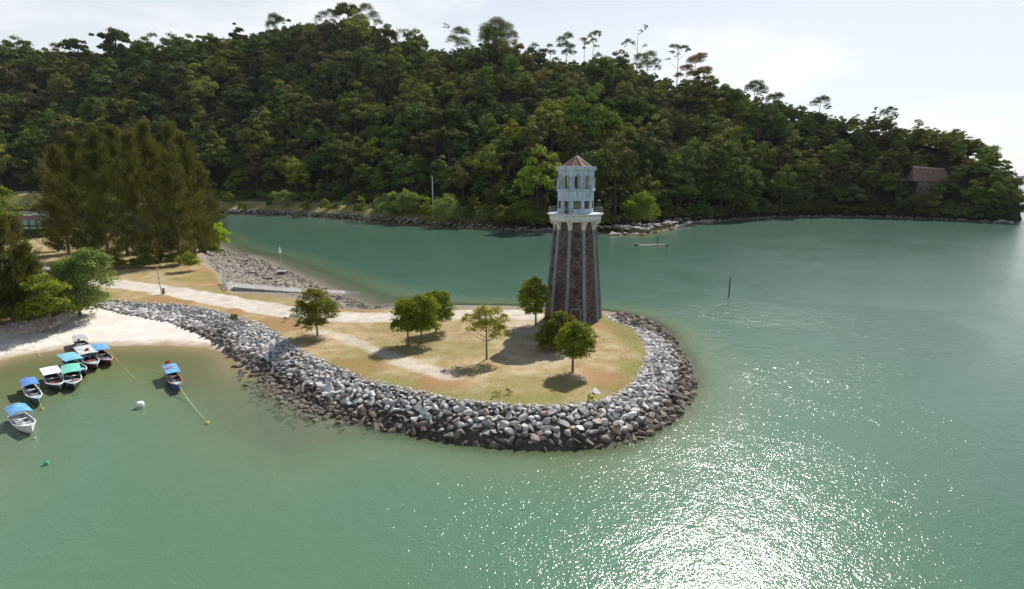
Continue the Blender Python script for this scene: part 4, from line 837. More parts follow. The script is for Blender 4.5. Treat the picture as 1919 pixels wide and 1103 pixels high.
# casuarinas
def casuarina(px, py, hw, top, label, n=6500, wl=1.0, seed=0, tilt=0.0):
    b_ = at(px, py); T = V(px, top, b_.y); H = T.z-b_.z; k = (b_.y*cp-(b_.z-CAMZ)*sp)/F; W = hw*k
    rs = np.random.default_rng(500+seed); e = empty('needle_tree', (b_.x, b_.y, b_.z), label, 'tree', 'feathery needle trees')
    nb = 150; W *= .93; bh = rs.uniform(0.02, .97, nb)**1.08; ba = rs.uniform(0, 6.283, nb)
    prof = lambda h: np.clip(np.minimum(1.0, .7+h/.3*.3)*(1-h)**.6*1.15, .05, 1)
    bl = prof(bh)*W*rs.choice([.5, .75, .95, 1.1, 1.3, 1.65], nb)*rs.uniform(.85, 1.1, nb); li = rs.integers(0, nb, n); u = rs.uniform(.1, 1, n)**.7
    lean = tilt*H
    sx = cos; dirx = np.cos(ba); diry = np.sin(ba)
    rise = rs.uniform(.35, .9, nb)
    bx = dirx[li]*bl[li]*u+lean*bh[li]; by = diry[li]*bl[li]*u; bz = bh[li]*H+bl[li]*u*rise[li]
    sp_ = 0.012*H+.2; C = np.stack([bx, by, bz], 1)+rs.normal(size=(n, 3))*np.array([sp_*.75, sp_*.75, sp_*.8])*(.6+.5*u)[:, None]
    C[:, 2] = np.clip(C[:, 2], .3, H*1.03)
    al = np.stack([dirx[li]*.5, diry[li]*.5, np.full(n, .75)], 1)+rs.normal(size=(n, 3))*.38; al /= np.linalg.norm(al, axis=1, keepdims=True)
    Nn = rs.normal(size=(n, 3)); Nn -= al*(Nn*al).sum(1, keepdims=True); Nn /= np.linalg.norm(Nn, axis=1, keepdims=True)
    v, f = cards(C, Nn, wl*rs.uniform(.35, .8, n), rs, .10, al); tn = np.clip(.15+.5*rs.random(nb)[li]+.35*rs.random(n), 0, 1)
    link('crown', npmesh('crown', v, f, M['needle'], {'tone': np.repeat(tn, 4)}), e)
    paths = [(((0, 0, -.5), (lean*.3, .1, H*.3), (lean*.65, 0, H*.65), (lean, 0, H*.96)), (.3+H*.006, .24, .15, .03))]
    for q in range(0, nb, 2): paths.append(((( lean*bh[q]), 0, bh[q]*H), (dirx[q]*bl[q]*.8+lean*bh[q], diry[q]*bl[q]*.8, bh[q]*H+bl[q]*rise[q]*.8)), ) if False else paths.append((((lean*bh[q], 0, bh[q]*H), (dirx[q]*bl[q]*.8+lean*bh[q], diry[q]*bl[q]*.8, bh[q]*H+bl[q]*rise[q]*.8)), (.07, .02)))
    link('trunk', trunk_mesh('trunk', paths, 5), e)
CS = [(130, 478, 34, 268, 'leftmost needle tree of the big clump'), (165, 486, 34, 250, 'second needle tree from left in the big clump'), (205, 492, 36, 238, 'third needle tree from left in the big clump, reddish top'), (240, 480, 32, 232, 'needle tree behind the centre of the big clump'),
      (268, 497, 34, 240, 'needle tree at the centre front of the big clump'), (302, 488, 34, 228, 'greener needle tree right of the clump centre'), (338, 494, 34, 226, 'tallest right hand needle tree of the big clump'), (366, 480, 30, 240, 'needle tree near the right side of the clump'), (385, 474, 30, 300, 'lower needle tree at the right end of the clump'),
      (185, 470, 30, 290, 'shaded needle tree at the back left of the clump'), (320, 468, 30, 262, 'needle tree behind the tallest ones'), (110, 470, 24, 330, 'short needle tree at the left skirt of the clump'), (402, 462, 24, 370, 'smallest needle tree overhanging the channel')]
for k, (px, py, hw, top, lb) in enumerate(CS): casuarina(px, py, hw, top, lb, 16000 if hw > 26 else 9000, .95, k, R.uniform(-.02, .02))
casuarina(25, 600, 42, 410, 'sprawling needle tree at the left edge behind the beach', 9000, .75, 31, .03); casuarina(60, 596, 34, 455, 'shorter needle tree leaning over the beach', 7500, .7, 32, .08)
casuarina(-10, 606, 45, 450, 'needle tree cut by the left picture edge', 7500, .7, 33); casuarina(95, 598, 26, 520, 'low feathery sapling beside the broadleaf tree', 4500, .55, 34, .1)
casuarina(50, 560, 26, 400, 'thin needle tree behind the sprawling one', 5000, .8, 35)
for q, (px, py, hw, hh_, mt_, lb) in enumerate([(12, 612, 26, 40, 'needle', 'low brown green scrub at the left end behind the beach'), (45, 608, 22, 34, 'olive', 'olive scrub second from left behind the beach'), (76, 603, 22, 36, 'bright', 'bright low scrub below the bushy green tree'), (104, 598, 22, 36, 'olive', 'olive undergrowth left of the broadleaf trunk'),
        (130, 594, 24, 42, 'grove', 'green undergrowth around the broadleaf trunk'), (158, 590, 24, 44, 'grove', 'green undergrowth right of the broadleaf trunk'), (182, 584, 20, 44, 'grove', 'green shrub where the seawall meets the beach'), (60, 585, 26, 50, 'olive', 'tall olive shrub between the needle trees'), (120, 575, 24, 48, 'silver', 'grey green shrub filling behind the broadleaf tree'), (30, 560, 28, 60, 'olive', 'tall scrub behind the sprawling needle tree'),
        (215, 505, 24, 26, 'olive', 'dim scrub under the needle clump front'), (270, 500, 26, 24, 'olive', 'low scrub under the centre of the needle clump'), (330, 498, 22, 26, 'olive', 'low scrub under the right side of the needle clump'), (160, 492, 24, 26, 'olive', 'low scrub under the left side of the needle clump')]):
    near_bush(px, py, hw, hh_, mt_, lb, .15, 13, grp='undergrowth at the root of the headland')
# palm at the left edge
def palm(px, py, top, label):
    b_ = at(px, py); H = V(px, top, b_.y).z-b_.z; e = empty('palm_tree', b_, label, 'tree'); mb = MB(); mb.tube([(0, 0, -.3), (.3, 0, H*.5), (.1, 0, H)], [.25, .18, .14], 8); mb.build('trunk', M['bark'], e)
    mb = MB()
    for q in range(16):
        a = q*2.4; el = R.uniform(-.2, 1.0); Lf = 3.6; pr_ = None; d = Vector((cos(a), sin(a), 0)); s_ = Vector((-sin(a), cos(a), 0)); pts_ = []
        for i in range(8): u = i/7; pts_.append(Vector((.1, 0, H))+d*(Lf*u*cos(el*.6))+Vector((0, 0, Lf*(sin(el)*u-0.75*u*u))))
        for i in range(7):
            w0 = .55*sin(pi*min(1, .15+i/8)); w1 = .55*sin(pi*min(1, .15+(i+1)/8)); dr = Vector((0, 0, -.35))
            mb.add([pts_[i], pts_[i]+s_*w0+dr*w0, pts_[i+1]+s_*w1+dr*w1, pts_[i+1]], [(0, 1, 2, 3)]); mb.add([pts_[i], pts_[i]-s_*w0+dr*w0, pts_[i+1]-s_*w1+dr*w1, pts_[i+1]], [(3, 2, 1, 0)])
    mb.build('fronds', M['bright'], e)
palm(18, 455, 358, 'coconut palm at the left edge near the parked cars')
# dry leaf litter and driftwood at the top of the beach
lt = []
for _ in range(260):
    p = at(R.uniform(-10, 110), R.uniform(598, 625)); s_ = R.uniform(.08, .22); lt.append(((p.x, p.y, p.z+.03), (s_*1.6, s_*.6, s_*.4), rot_rand(R, .6), R.randrange(14)))
M['litter'] = paint('dry_litter', (0.22, 0.16, 0.11)); rock_mass('litter', lt, 'litter', 'dry twigs and leaf litter under the trees behind the beach', 'litter')
# fine grass tufts breaking up the lawn and the seawall top
gv_ = []; gc = []
rs = np.random.default_rng(77); lo = Gp.min(0); hi = Gp.max(0)
C = np.stack([rs.uniform(-50, 36, 60000), rs.uniform(48, 118, 60000)], 1); zz, dw2, dg2, iw2, ig2 = near_h(C)
nn_ = vn(C[:, 0], C[:, 1], 3, 12); pm_ = pdist(C, track, False)
selg = (ig2 & (pm_ > 2.2) & ((dg2 < 3.2) | (nn_ > .5))) | (iw2 & ~ig2 & (dg2 < .9) & (nn_ > .45)); selg &= (pdist(C, track2, False) > 1.6) & (pdist(C, track3, False) > 3.5); C = C[selg][:16000]; zz = zz[selg][:16000]
n = len(C); C3 = np.stack([C[:, 0], C[:, 1], zz+.02], 1); Nn = rs.normal(size=(n, 3))*np.array([1, 1, .25]); Nn /= np.linalg.norm(Nn, axis=1, keepdims=True); al = np.stack([rs.normal(size=n)*.5, rs.normal(size=n)*.5, np.ones(n)], 1)
v, f = cards(C3, Nn, .055*rs.uniform(.5, 1.4, n), rs, .5, al)
m, t, b = mat('grass_tuft', .8, .1); t.links.new(ramp(t, attr(t, 'tone'), [(0, (.24, .21, .07)), (.5, (.36, .29, .12)), (1, (.46, .36, .18))]), b.inputs['Base Color']); M['tuft'] = m
tag(link('grass', npmesh('grass', v, f, M['tuft'], {'tone': np.repeat(rs.random(n), 4)})), 'short dry grass tufts over the headland lawn', 'grass', None, 'stuff')

# ------------------------------------------------------------------ lighthouse
def streaky(name, col, dirt, amt=.6, sc=1.2):
    m, t, b = mat(name, .7, .25); p_ = pos(t); mpn = N(t, 'ShaderNodeMapping'); mpn.inputs['Scale'].default_value = (2.2, 2.2, .35); t.links.new(p_, mpn.inputs[0])
    n1 = noise(t, sc, 6, .7, mpn.outputs[0]); n2 = noise(t, .9, 4, .6, p_); f = mth(t, 'MULTIPLY', ramp(t, n1, [(.42, (0, 0, 0)), (.68, (1, 1, 1))]), amt)
    c = mix(t, f, mix(t, n2, tuple(q*.85 for q in col), tuple(min(1, q*1.1) for q in col)), dirt); t.links.new(c, b.inputs['Base Color']); bump(t, b, n1, .2, .03); return m
M['blue_paint'] = streaky('weathered_blue_paint', (.56, .66, .76), (.15, .19, .24), .85)
M['cream'] = streaky('cream_plaster', (.70, .66, .56), (.40, .36, .28), .4)
M['rib'] = streaky('grey_render', (.26, .275, .31), (.14, .14, .15), .5)
M['deck_white'] = streaky('weathered_white_paint', (.68, .71, .74), (.28, .29, .31), .6)
m, t, b = mat('stone_cladding', .9, .1); p_ = pos(t); vo = N(t, 'ShaderNodeTexVoronoi'); vo.inputs['Scale'].default_value = 4.2; t.links.new(p_, vo.inputs['Vector'])
sc_ = N(t, 'ShaderNodeSeparateColor'); t.links.new(vo.outputs['Color'], sc_.inputs[0])
c = ramp(t, sc_.outputs[0], [(0, (.06, .05, .047)), (.5, (.13, .106, .094)), (.85, (.17, .14, .125)), (1, (.25, .215, .19))]); n1 = noise(t, .5, 5, .6, p_)
c = mix(t, 1.0, c, ramp(t, n1, [(.3, (.7, .7, .72)), (.7, (1.15, 1.08, 1.05))]), 'MULTIPLY'); t.links.new(c, b.inputs['Base Color']); bump(t, b, vo.outputs['Distance'], .7, .06); M['cladding'] = m
m, t, b = mat('roof_tiles', .8, .2); p_ = pos(t); s_ = N(t, 'ShaderNodeSeparateXYZ'); t.links.new(p_, s_.inputs[0]); wv = mth(t, 'FRACT', mth(t, 'MULTIPLY', s_.outputs[2], 5.0)); n1 = noise(t, 2.5, 5, .6, p_)
c = ramp(t, n1, [(.3, (.15, .075, .055)), (.6, (.29, .15, .11)), (.8, (.36, .24, .19))]); c = mix(t, mth(t, 'MULTIPLY', wv, .45), c, (.09, .045, .035)); t.links.new(c, b.inputs['Base Color']); bump(t, b, wv, .5, .05); M['tiles'] = m
M['dark'] = paint('dark_opening', (.02, .018, .018)); M['ridge'] = paint('ridge_tile', (.50, .36, .30)); M['iron'] = paint('grey_iron', (.10, .105, .12), .5); M['darkwood'] = paint('dark_wood', (.055, .035, .025)); M['rail'] = paint('railing_paint', (.20, .23, .28), .5)
TP = G(1079, 605, GZ); TX, TY = TP.x, TP.y+4.1; TZ = hz(TX, TY)-.1
NS = 10; face_az = atan2(-TY, -TX)+radians(5)    # one face looks at the sea in front, turned slightly
lh = empty('lighthouse', (TX, TY, TZ), 'tall lighthouse with brown stone shaft, pale blue lantern storeys and tiled roof', 'lighthouse')
def lp(r, k, z): a = face_az+(k+.5)*2*pi/NS; return Vector((r*cos(a), r*sin(a), z))
z0 = TZ; ZB = 18.7-z0; RB0, RB1 = 4.62, 3.28
mb = MB(); av = face_az+pi/NS
mb.lathe([(RB0+.1, -.6), (RB0, 0), (RB1, ZB)], NS, m=0, a0=av, smooth=False); mb.build('shaft', M['cladding'], lh)
for k in range(NS):
    a = av+k*2*pi/NS; mb = MB(); u = Vector((cos(a), sin(a), 0)); w = Vector((-sin(a), cos(a), 0)); pr = []
    for zz_, r_, hw in ((-.4, RB0+.05, .26), (ZB-1.2, RB1+.12, .24)):
        for so, sr in ((-1, -.25), (1, -.25), (1, .17), (-1, .17)): pr.append(u*(r_+sr)+w*so*hw+Vector((0, 0, zz_)))
    mb.add(pr, [(0, 1, 5, 4), (1, 2, 6, 5), (2, 3, 7, 6), (3, 0, 4, 7), (4, 5, 6, 7)]); mb.build('rib', M['rib'], lh)
    mb = MB(); pr = []
    for zz_, ro, hw in ((ZB-1.25, .2, .27), (ZB-.55, .28, .34), (ZB-.2, .75, .36), (ZB+.06, .85, .36)):
        for so, r_ in ((-1, RB1-.3), (1, RB1-.3), (1, RB1+ro), (-1, RB1+ro)): pr.append(u*r_+w*so*hw+Vector((0, 0, zz_)))
    fs = [(3, 2, 1, 0), (12, 13, 14, 15)]
    for q in range(3):
        for e_ in range(4): fs.append((q*4+e_, q*4+(e_+1) % 4, q*4+4+(e_+1) % 4, q*4+4+e_))
    mb.add(pr, fs); mb.build('bracket', M['cream'], lh)
# round dark recesses with a stone ring, on every second face
for k in (0, 2, 4, 6, 8):
    a = face_az+k*2*pi/NS; n_ = Vector((cos(a), sin(a), 0)); w = Vector((-sin(a), cos(a), 0)); tilt = (RB0-RB1)*cos(pi/NS)/ZB; n3 = Vector((n_.x, n_.y, tilt)).normalized(); up = n3.cross(w)*-1; up = w.cross(n3)*-1 if w.cross(n3).z < 0 else w.cross(n3)
    for yy in (14.2, 11.2, 8.2, 5.2):
        f = yy/ZB; r_ = (RB0+(RB1-RB0)*f)*cos(pi/NS); c_ = n_*r_+Vector((0, 0, yy)); mb = MB(); vs_ = []; NV = 20
        for rr_, pr_ in ((.34, .03), (.34, .10), (.52, .10), (.56, -.05)):
            for q in range(NV): an = 2*pi*q/NV; vs_.append(c_+w*cos(an)*rr_+up*sin(an)*rr_+n3*pr_)
        fs = [(i*NV+q, i*NV+(q+1) % NV, (i+1)*NV+(q+1) % NV, (i+1)*NV+q) for i in range(3) for q in range(NV)]
        mb.add(vs_, fs, 0); mb.add(vs_[:NV], [tuple(range(NV))], 1); mb.build('porthole', [M['darkwood'], M['dark']], lh)
# entrance door
a = face_az; n_ = Vector((cos(a), sin(a), 0)); w = Vector((-sin(a), cos(a), 0)); mb = MB(); r_ = RB0*cos(pi/NS)
mb.box(n_*(r_-.12)+Vector((0, 0, 1.15)), (1.3, .45, 2.5), a+pi/2); d_ = mb.build('door', paint('brown_door', (.09, .055, .04)), lh)
mb = MB(); mb.box(n_*(r_+.02)+Vector((0, 0, 2.5)), (1.7, .5, .2), a+pi/2); mb.box(n_*(r_+.0)+w*.78+Vector((0, 0, 1.15)), (.18, .5, 2.6), a+pi/2); mb.box(n_*(r_+.0)-w*.78+Vector((0, 0, 1.15)), (.18, .5, 2.6), a+pi/2); mb.build('door_frame', M['rib'], d_)
# balcony
DZ = 20.0-z0
mb = MB(); mb.lathe([(3.1, DZ-1.26), (3.85, DZ-1.25), (4.12, DZ-.95), (4.18, DZ-.35), (4.42, DZ-.22), (4.5, DZ-.18), (4.5, DZ), (4.05, DZ+.003), (2.5, DZ+.03)], 48, smooth=False); mb.build('balcony', M['deck_white'], lh)
# lantern drum: lower storey with square windows and a door
RD = 2.88; ap = RD*cos(pi/NS); hw_ = RD*sin(pi/NS); TH = .28
def wall_panel(mb, k, z1, z2, o, arch=False, m=0, mi=1):
    """wall of face k between z1 and z2 with opening o=(halfwidth, zlow, zhigh)"""
    a = face_az+k*2*pi/NS; n_ = Vector((cos(a), sin(a), 0)); w = Vector((-sin(a), cos(a), 0))
    def P_(x, z, d): sc = 1-d/ap; return n_*(ap-d)+w*x*(sc if abs(x) > hw_-.01 else 1)+Vector((0, 0, z))
    if o is None:
        mb.add([P_(-hw_, z1, 0), P_(hw_, z1, 0), P_(hw_, z2, 0), P_(-hw_, z2, 0)], [(0, 1, 2, 3)], m); mb.add([P_(-hw_, z1, TH), P_(hw_, z1, TH), P_(hw_, z2, TH), P_(-hw_, z2, TH)], [(3, 2, 1, 0)], mi); return
    ow, za, zb = o; top = []
    if arch:
        sp_z = zb-ow; K = 8
        top = [(-ow*cos(pi*q/K), sp_z+ow*sin(pi*q/K)) for q in range(K+1)]
    else: top = [(-ow, zb), (ow, zb)]
    quads_ = [[(-hw_, z1), (-ow, z1), (-ow, top[0][1]), (-hw_, top[0][1])], [(ow, z1), (hw_, z1), (hw_, top[-1][1]), (ow, top[-1][1])], [(-hw_, top[0][1]), (-ow, top[0][1]), (-ow, z2), (-hw_, z2)], [(ow, top[0][1]), (hw_, top[0][1]), (hw_, z2), (ow, z2)]]
    if za > z1+.01: quads_.append([(-ow, z1), (ow, z1), (ow, za), (-ow, za)])
    for q in range(len(top)-1): quads_.append([top[q], top[q+1], (top[q+1][0], z2), (top[q][0], z2)])
    for d, mm, fl in ((0, m, 0), (TH, mi, 1)):
        for qd in quads_: vs_ = [P_(x, z, d) for x, z in qd]; mb.add(vs_, [(3, 2, 1, 0) if fl else (0, 1, 2, 3)], mm)
    out = [(-ow, za)]+top+[(ow, za)]
    for q in range(len(out)): x1, y1 = out[q]; x2, y2 = out[(q+1) % len(out)]; mb.add([P_(x1, y1, 0), P_(x2, y2, 0), P_(x2, y2, TH), P_(x1, y1, TH)], [(0, 1, 2, 3)], mi)
Z1, Z2 = DZ+.02, 23.45-z0; mb = MB()
for k in range(NS):
    o = (.56, DZ+.75, DZ+2.0) if k not in (9, ) else (.42, DZ+.03, DZ+1.98)
    wall_panel(mb, k, Z1, Z2, o)
mb.build('lower_storey', [M['blue_paint'], M['cream']], lh)
for k in range(NS):
    a = face_az+k*2*pi/NS; n_ = Vector((cos(a), sin(a), 0)); w = Vector((-sin(a), cos(a), 0)); mb = MB(); zc_ = DZ+1.37; c0 = n_*(ap-.06)
    if k == 9:
        mb.box(c0+w*.39+Vector((0, 0, DZ+1)), (.06, .08, 1.95), a); continue
    for sx_ in (-.47, .47): mb.box(c0+w*sx_+Vector((0, 0, zc_)), (.08, .07, 1.15), a)
    for sz_ in (-.55, .55): mb.box(c0+Vector((0, 0, zc_+sz_)), (.08, .88, .07), a)
    mb.box(c0+Vector((0, 0, zc_+.05)), (.05, .05, 1.05), a); mb.build('window_frame', M['darkwood'], lh)
mb = MB(); mb.lathe([(0.0, DZ+.035), (RD-.3, DZ+.035)], NS, a0=av, smooth=False); mb.build('floor', M['rib'], lh)
mb = MB(); mb.lathe([(.9, DZ+.04), (.9, 23.4-z0)], 12, smooth=True); mb.build('stair_core', M['cream'], lh)
# ledge between storeys
mb = MB(); LZ = 23.45-z0; mb.lathe([(RD-.35, LZ), (RD+.05, LZ), (RD+.12, LZ+.1), (RD+.3, LZ+.16), (RD+.3, LZ+.32), (RD+.05, LZ+.42), (RD-.4, LZ+.42), (0, LZ+.42)], NS, a0=av, smooth=False); mb.lathe([(RD-.35, LZ), (0, LZ)], NS, a0=av, smooth=False); mb.build('ledge', M['blue_paint'], lh)
UZ1, UZ2 = LZ+.42, 26.62-z0; mb = MB()
for k in range(NS): wall_panel(mb, k, UZ1, UZ2, (.46, UZ1+.02, 25.95-z0), True)
mb.build('upper_storey', [M['blue_paint'], M['cream']], lh)
for k in range(NS):
    a = av+k*2*pi/NS; u = Vector((cos(a), sin(a), 0)); mb = MB(); c_ = u*(RD-.02); mb.tube([c_+Vector((0, 0, UZ1)), c_+Vector((0, 0, 25.35-z0))], .19, 8)
    mb.box(c_+Vector((0, 0, 25.45-z0)), (.5, .62, .2), a); mb.box(c_+Vector((0, 0, UZ1+.1)), (.46, .56, .2), a); mb.build('column', M['blue_paint'], lh)
    a2 = face_az+k*2*pi/NS; n_ = Vector((cos(a2), sin(a2), 0)); w = Vector((-sin(a2), cos(a2), 0)); mb = MB(); c0 = n_*(ap+.03)
    prev = None
    for q in range(9):
        an = pi*q/8; p_ = c0+w*(-.55*cos(an))+Vector((0, 0, 25.49-z0+.55*sin(an)))
        if prev is not None: mb.tube([prev, p_], .06, 5)
        prev = p_
    mb.build('arch_moulding', M['blue_paint'], lh)
    mb = MB()
    for q in range(5): mb.tube([n_*(ap-.1)+w*(-.38+.19*q)+Vector((0, 0, UZ1)), n_*(ap-.1)+w*(-.38+.19*q)+Vector((0, 0, UZ1+.55))], .022, 4)
    mb.tube([n_*(ap-.1)-w*.46+Vector((0, 0, UZ1+.55)), n_*(ap-.1)+w*.46+Vector((0, 0, UZ1+.55))], .03, 4); mb.build('arch_railing', M['iron'], lh)
mb = MB(); mb.lathe([(0, UZ2-.03), (RD-.3, UZ2-.03), (RD+.03, UZ2-.03), (RD+.1, UZ2+.05), (RD+.32, UZ2+.2), (RD+.34, UZ2+.68), (RD+.1, UZ2+.7), (RD+.08, UZ2+.5), (0, UZ2+.5)], NS, a0=av, smooth=False); mb.build('cornice', M['blue_paint'], lh)
RZ = UZ2+.55; AZ = 28.95-z0; mb = MB(); mb.lathe([(2.62, RZ), (1.25, RZ+(AZ-RZ)*.55), (.12, AZ)], NS, a0=av, smooth=False); rf = mb.build('roof', M['tiles'], lh)
for k in range(NS):
    u = Vector((cos(av+k*2*pi/NS), sin(av+k*2*pi/NS), 0)); mb = MB(); mb.tube([u*2.66+Vector((0, 0, RZ+.03)), u*1.27+Vector((0, 0, RZ+(AZ-RZ)*.55+.04)), u*.12+Vector((0, 0, AZ+.03))], .055, 5); mb.build('roof_hip', M['ridge'], rf)
mb = MB(); mb.lathe([(.26, AZ-.25), (.2, AZ+.05), (.07, AZ+.25), (.16, AZ+.38), (.05, AZ+.55), (.01, AZ+.95)], 8, capb=True); mb.build('finial', M['iron'], lh)
# railing, bent and partly missing like the real one
posts = 30
for k in range(posts):
    a = face_az+2*pi*k/posts; sg = Vector((cos(a), sin(a), 0)); lean = R.uniform(-.04, .04)
    mb = MB(); mb.tube([sg*4.28+Vector((0, 0, DZ)), sg*(4.28+lean)+Vector((0, 0, DZ+.98))], .03, 5); mb.build('railing_post', M['rail'], lh)
mb = MB()
for zz_, gap_ in ((.96, (9, 10)), (.55, (9, 10, 22)), (.2, (4, 9, 10, 22, 23))):
    for k in range(posts):
        if k in gap_: continue
        prev = None
        for q in range(4):
            a = face_az+2*pi*(k+q/3)/posts; p_ = Vector((cos(a)*4.28, sin(a)*4.28, DZ+zz_+R.uniform(-.01, .01)))
            if prev is not None: mb.tube([prev, p_], .024 if zz_ > .9 else .016, 4, caps=False)
            prev = p_
mb.build('handrail', M['rail'], lh)

# ------------------------------------------------------------------ poles, fence, slipway
def pole(px, py, top, label, name, rad, mt, extra=None, cat='post', z=None, group=None, far=False):
    b_ = G(px, py, z) if z is not None else at(px, py); T = V(px, top, b_.y); H = T.z-b_.z
    e = empty(name, b_, label, cat, group); mb = MB(); mb.tube([(0, 0, -.4), (0, 0, H*.5), (0, 0, H)], [rad, rad*.9, rad*.75], 8); mb.build('pole', mt, e)
    if extra: extra(e, H)
    return e, H
conc = paint('pale_concrete', (.42, .40, .37)); white = paint('white_paint', (.78, .79, .78), .5, .12); galv = paint('galvanised_metal', (.45, .50, .52), .45)
def arm(e, H):
    mb = MB(); mb.tube([(0, 0, H-.1), (.5, 0, H+.05), (.9, 0, H+.03)], .04, 6); mb.build('arm', conc, e); mb = MB(); mb.box((1.05, 0, H), (.45, .18, .1), 0, taper=.8); mb.build('lamp_head', galv, e)
pole(303, 552, 495, 'leaning grey lamp pole beside the footpath', 'lamp_pole', .1, conc, arm, 'lamp post')[0].rotation_euler = (0, radians(-3), 0)
p = at(307, 551); e = empty('utility_box', p, 'short brown box post next to the lamp pole', 'utility box'); mb = MB(); mb.box((0, 0, .6), (.42, .36, 1.2), .2); mb.build('cabinet', paint('rusty_box', (.20, .14, .09)), e); mb = MB(); mb.box((0, 0, 1.25), (.52, .46, .1), .2, taper=.8); mb.build('lid', conc, e)
def cctv(e, H):
    mb = MB(); mb.box((-.45, 0, H-.1), (1.1, .14, .1)); mb.build('arm', white, e); mb = MB(); mb.box((0, 0, H-.2), (.5, .45, .7), taper=.7); mb.build('lamp_head', white, e)
pole(369, 476, 449, 'white lamp post with boxy head at the clump edge', 'lamp_post', .09, white, cctv, 'lamp post')
def cone_top(e, H):
    mb = MB(); mb.lathe([(.12, H-.1), (.42, H+.1), (.28, H+.7), (.02, H+1.9)], 10, capb=True); mb.build('topmark', white, e)
    mb = MB(); mb.box((0, 0, .05), (2.0, 1.8, 1.6), .2, taper=.9); mb.build('footing', paint('dark_concrete', (.09, .08, .07)), e); mb = MB(); mb.box((0, 0, .9), (2.2, 2.0, .16), .2); mb.build('cap', conc, e)
pole(528, 514, 474, 'thin white beacon pole with pointed top on dark block', 'beacon', .1, galv, cone_top, 'beacon')
def topm(e, H):
    mb = MB(); mb.box((0, 0, H+.1), (.9, .1, .12)); mb.box((0, 0, H-.35), (.5, .1, .1)); mb.build('crossbar', M['darkwood'], e)
pole(1366, 552, 521, 'dark channel marker post standing alone in open water', 'marker_post', .16, M['darkwood'], topm, 'marker post', 0)
pole(1232, 459, 441, 'dark marker post rising from low float near outcrop', 'marker_post', .2, M['darkwood'], topm, 'marker post', 0)
p = G(1222, 460, 0); e = empty('float', p, 'low weathered raft around the marker post by the outcrop', 'raft'); mb = MB(); mb.box((0, 0, .15), (12, 1.1, .35), .03); mb.box((2.5, 0, .4), (4, .9, .3), .03); mb.build('deck', paint('weathered_wood', (.35, .32, .28)), e)
mb = MB(); mb.box((-6.2, 0, .4), (1.2, 1.3, .8), .1); mb.box((5.6, 0, .3), (1.0, 1.2, .6), .1); mb.build('drum', M['darkwood'], e)
def tee(e, H):
    mb = MB(); mb.box((.6, 0, H-3.6), (1.6, .2, .2)); mb.build('bracket', galv, e)
Yp = G(811, 425, 0).y+8; b_ = V(811, 372, Yp); e = empty('tall_pole', (b_.x, b_.y, 4), 'tall pale green pole among bushes on the far bank', 'pole'); H = V(811, 330, Yp).z-4; mb = MB(); mb.tube([(0, 0, -.5), (0, 0, H)], [.42, .3], 8); mb.build('pole', paint('pale_green_paint', (.42, .58, .56)), e); tee(e, H)
# slipway
ra = [at(424, 546), at(415, 528)]; A = at(436, 541); B = G(636, 548, .0)
sl = MB(); dirn = (Vector((B.x-A.x, B.y-A.y, 0))).normalized(); w = Vector((-dirn.y, dirn.x, 0)); A2 = A+Vector((0, 0, .12)); Lr = (Vector((B.x, B.y, 0))-Vector((A.x, A.y, 0))).length*1.22; vs_ = []
for u in np.linspace(0, 1, 14):
    c_ = Vector((A2.x, A2.y, 0))+dirn*Lr*u; z_ = max(GZ+.1-.02-u*1.18*(GZ+.4), -1.2); z_ = GZ+.1 if u == 0 else max(z_, hz(c_.x, c_.y)+.16, hz(c_.x+w.x*2, c_.y+w.y*2)+.1, hz(c_.x-w.x*2, c_.y-w.y*2)+.1)
    for s_, dz_ in ((-2.2, -1.3), (-2.2, 0), (2.2, 0), (2.2, -1.3)): vs_.append(c_+w*s_+Vector((0, 0, z_+dz_)))
fs = [(i*4+q, i*4+q+1, i*4+q+5, i*4+q+4) for i in range(13) for q in range(3)]; sl.add(vs_, fs); sl.add(vs_[:4], [(0, 1, 2, 3)]); tag(sl.build('slipway', paint('slip_concrete', (.30, .28, .265), .8, .35, scale=.8)), 'concrete boat ramp sloping into the channel', 'boat ramp')
# white picket fence panels at the head of the ramp
for (a_, b2_, lb) in (((417, 531), (427, 543), 'white picket fence along the grass beside the ramp'), ((427, 544), (437, 546), 'short white gate closing the head of the ramp')):
    p1 = at(*a_); p2 = at(*b2_); e = empty('fence', p1, lb, 'fence'); d_ = Vector((p2.x-p1.x, p2.y-p1.y, 0)); L_ = d_.length; d_.normalize(); n_ = max(5, int(L_/.35))
    for q in range(n_+1): mb = MB(); mb.box(d_*(L_*q/n_)+Vector((0, 0, .75)), (.09, .06, 1.7), atan2(d_.y, d_.x)); mb.build('picket', white, e)
    for z_ in (.35, 1.25): mb = MB(); mb.box(d_*L_/2+Vector((0, 0, z_)), (L_, .05, .1), atan2(d_.y, d_.x)); mb.build('rail', white, e)
# litter bin sized box on far lawn path kerb: none seen, skipped

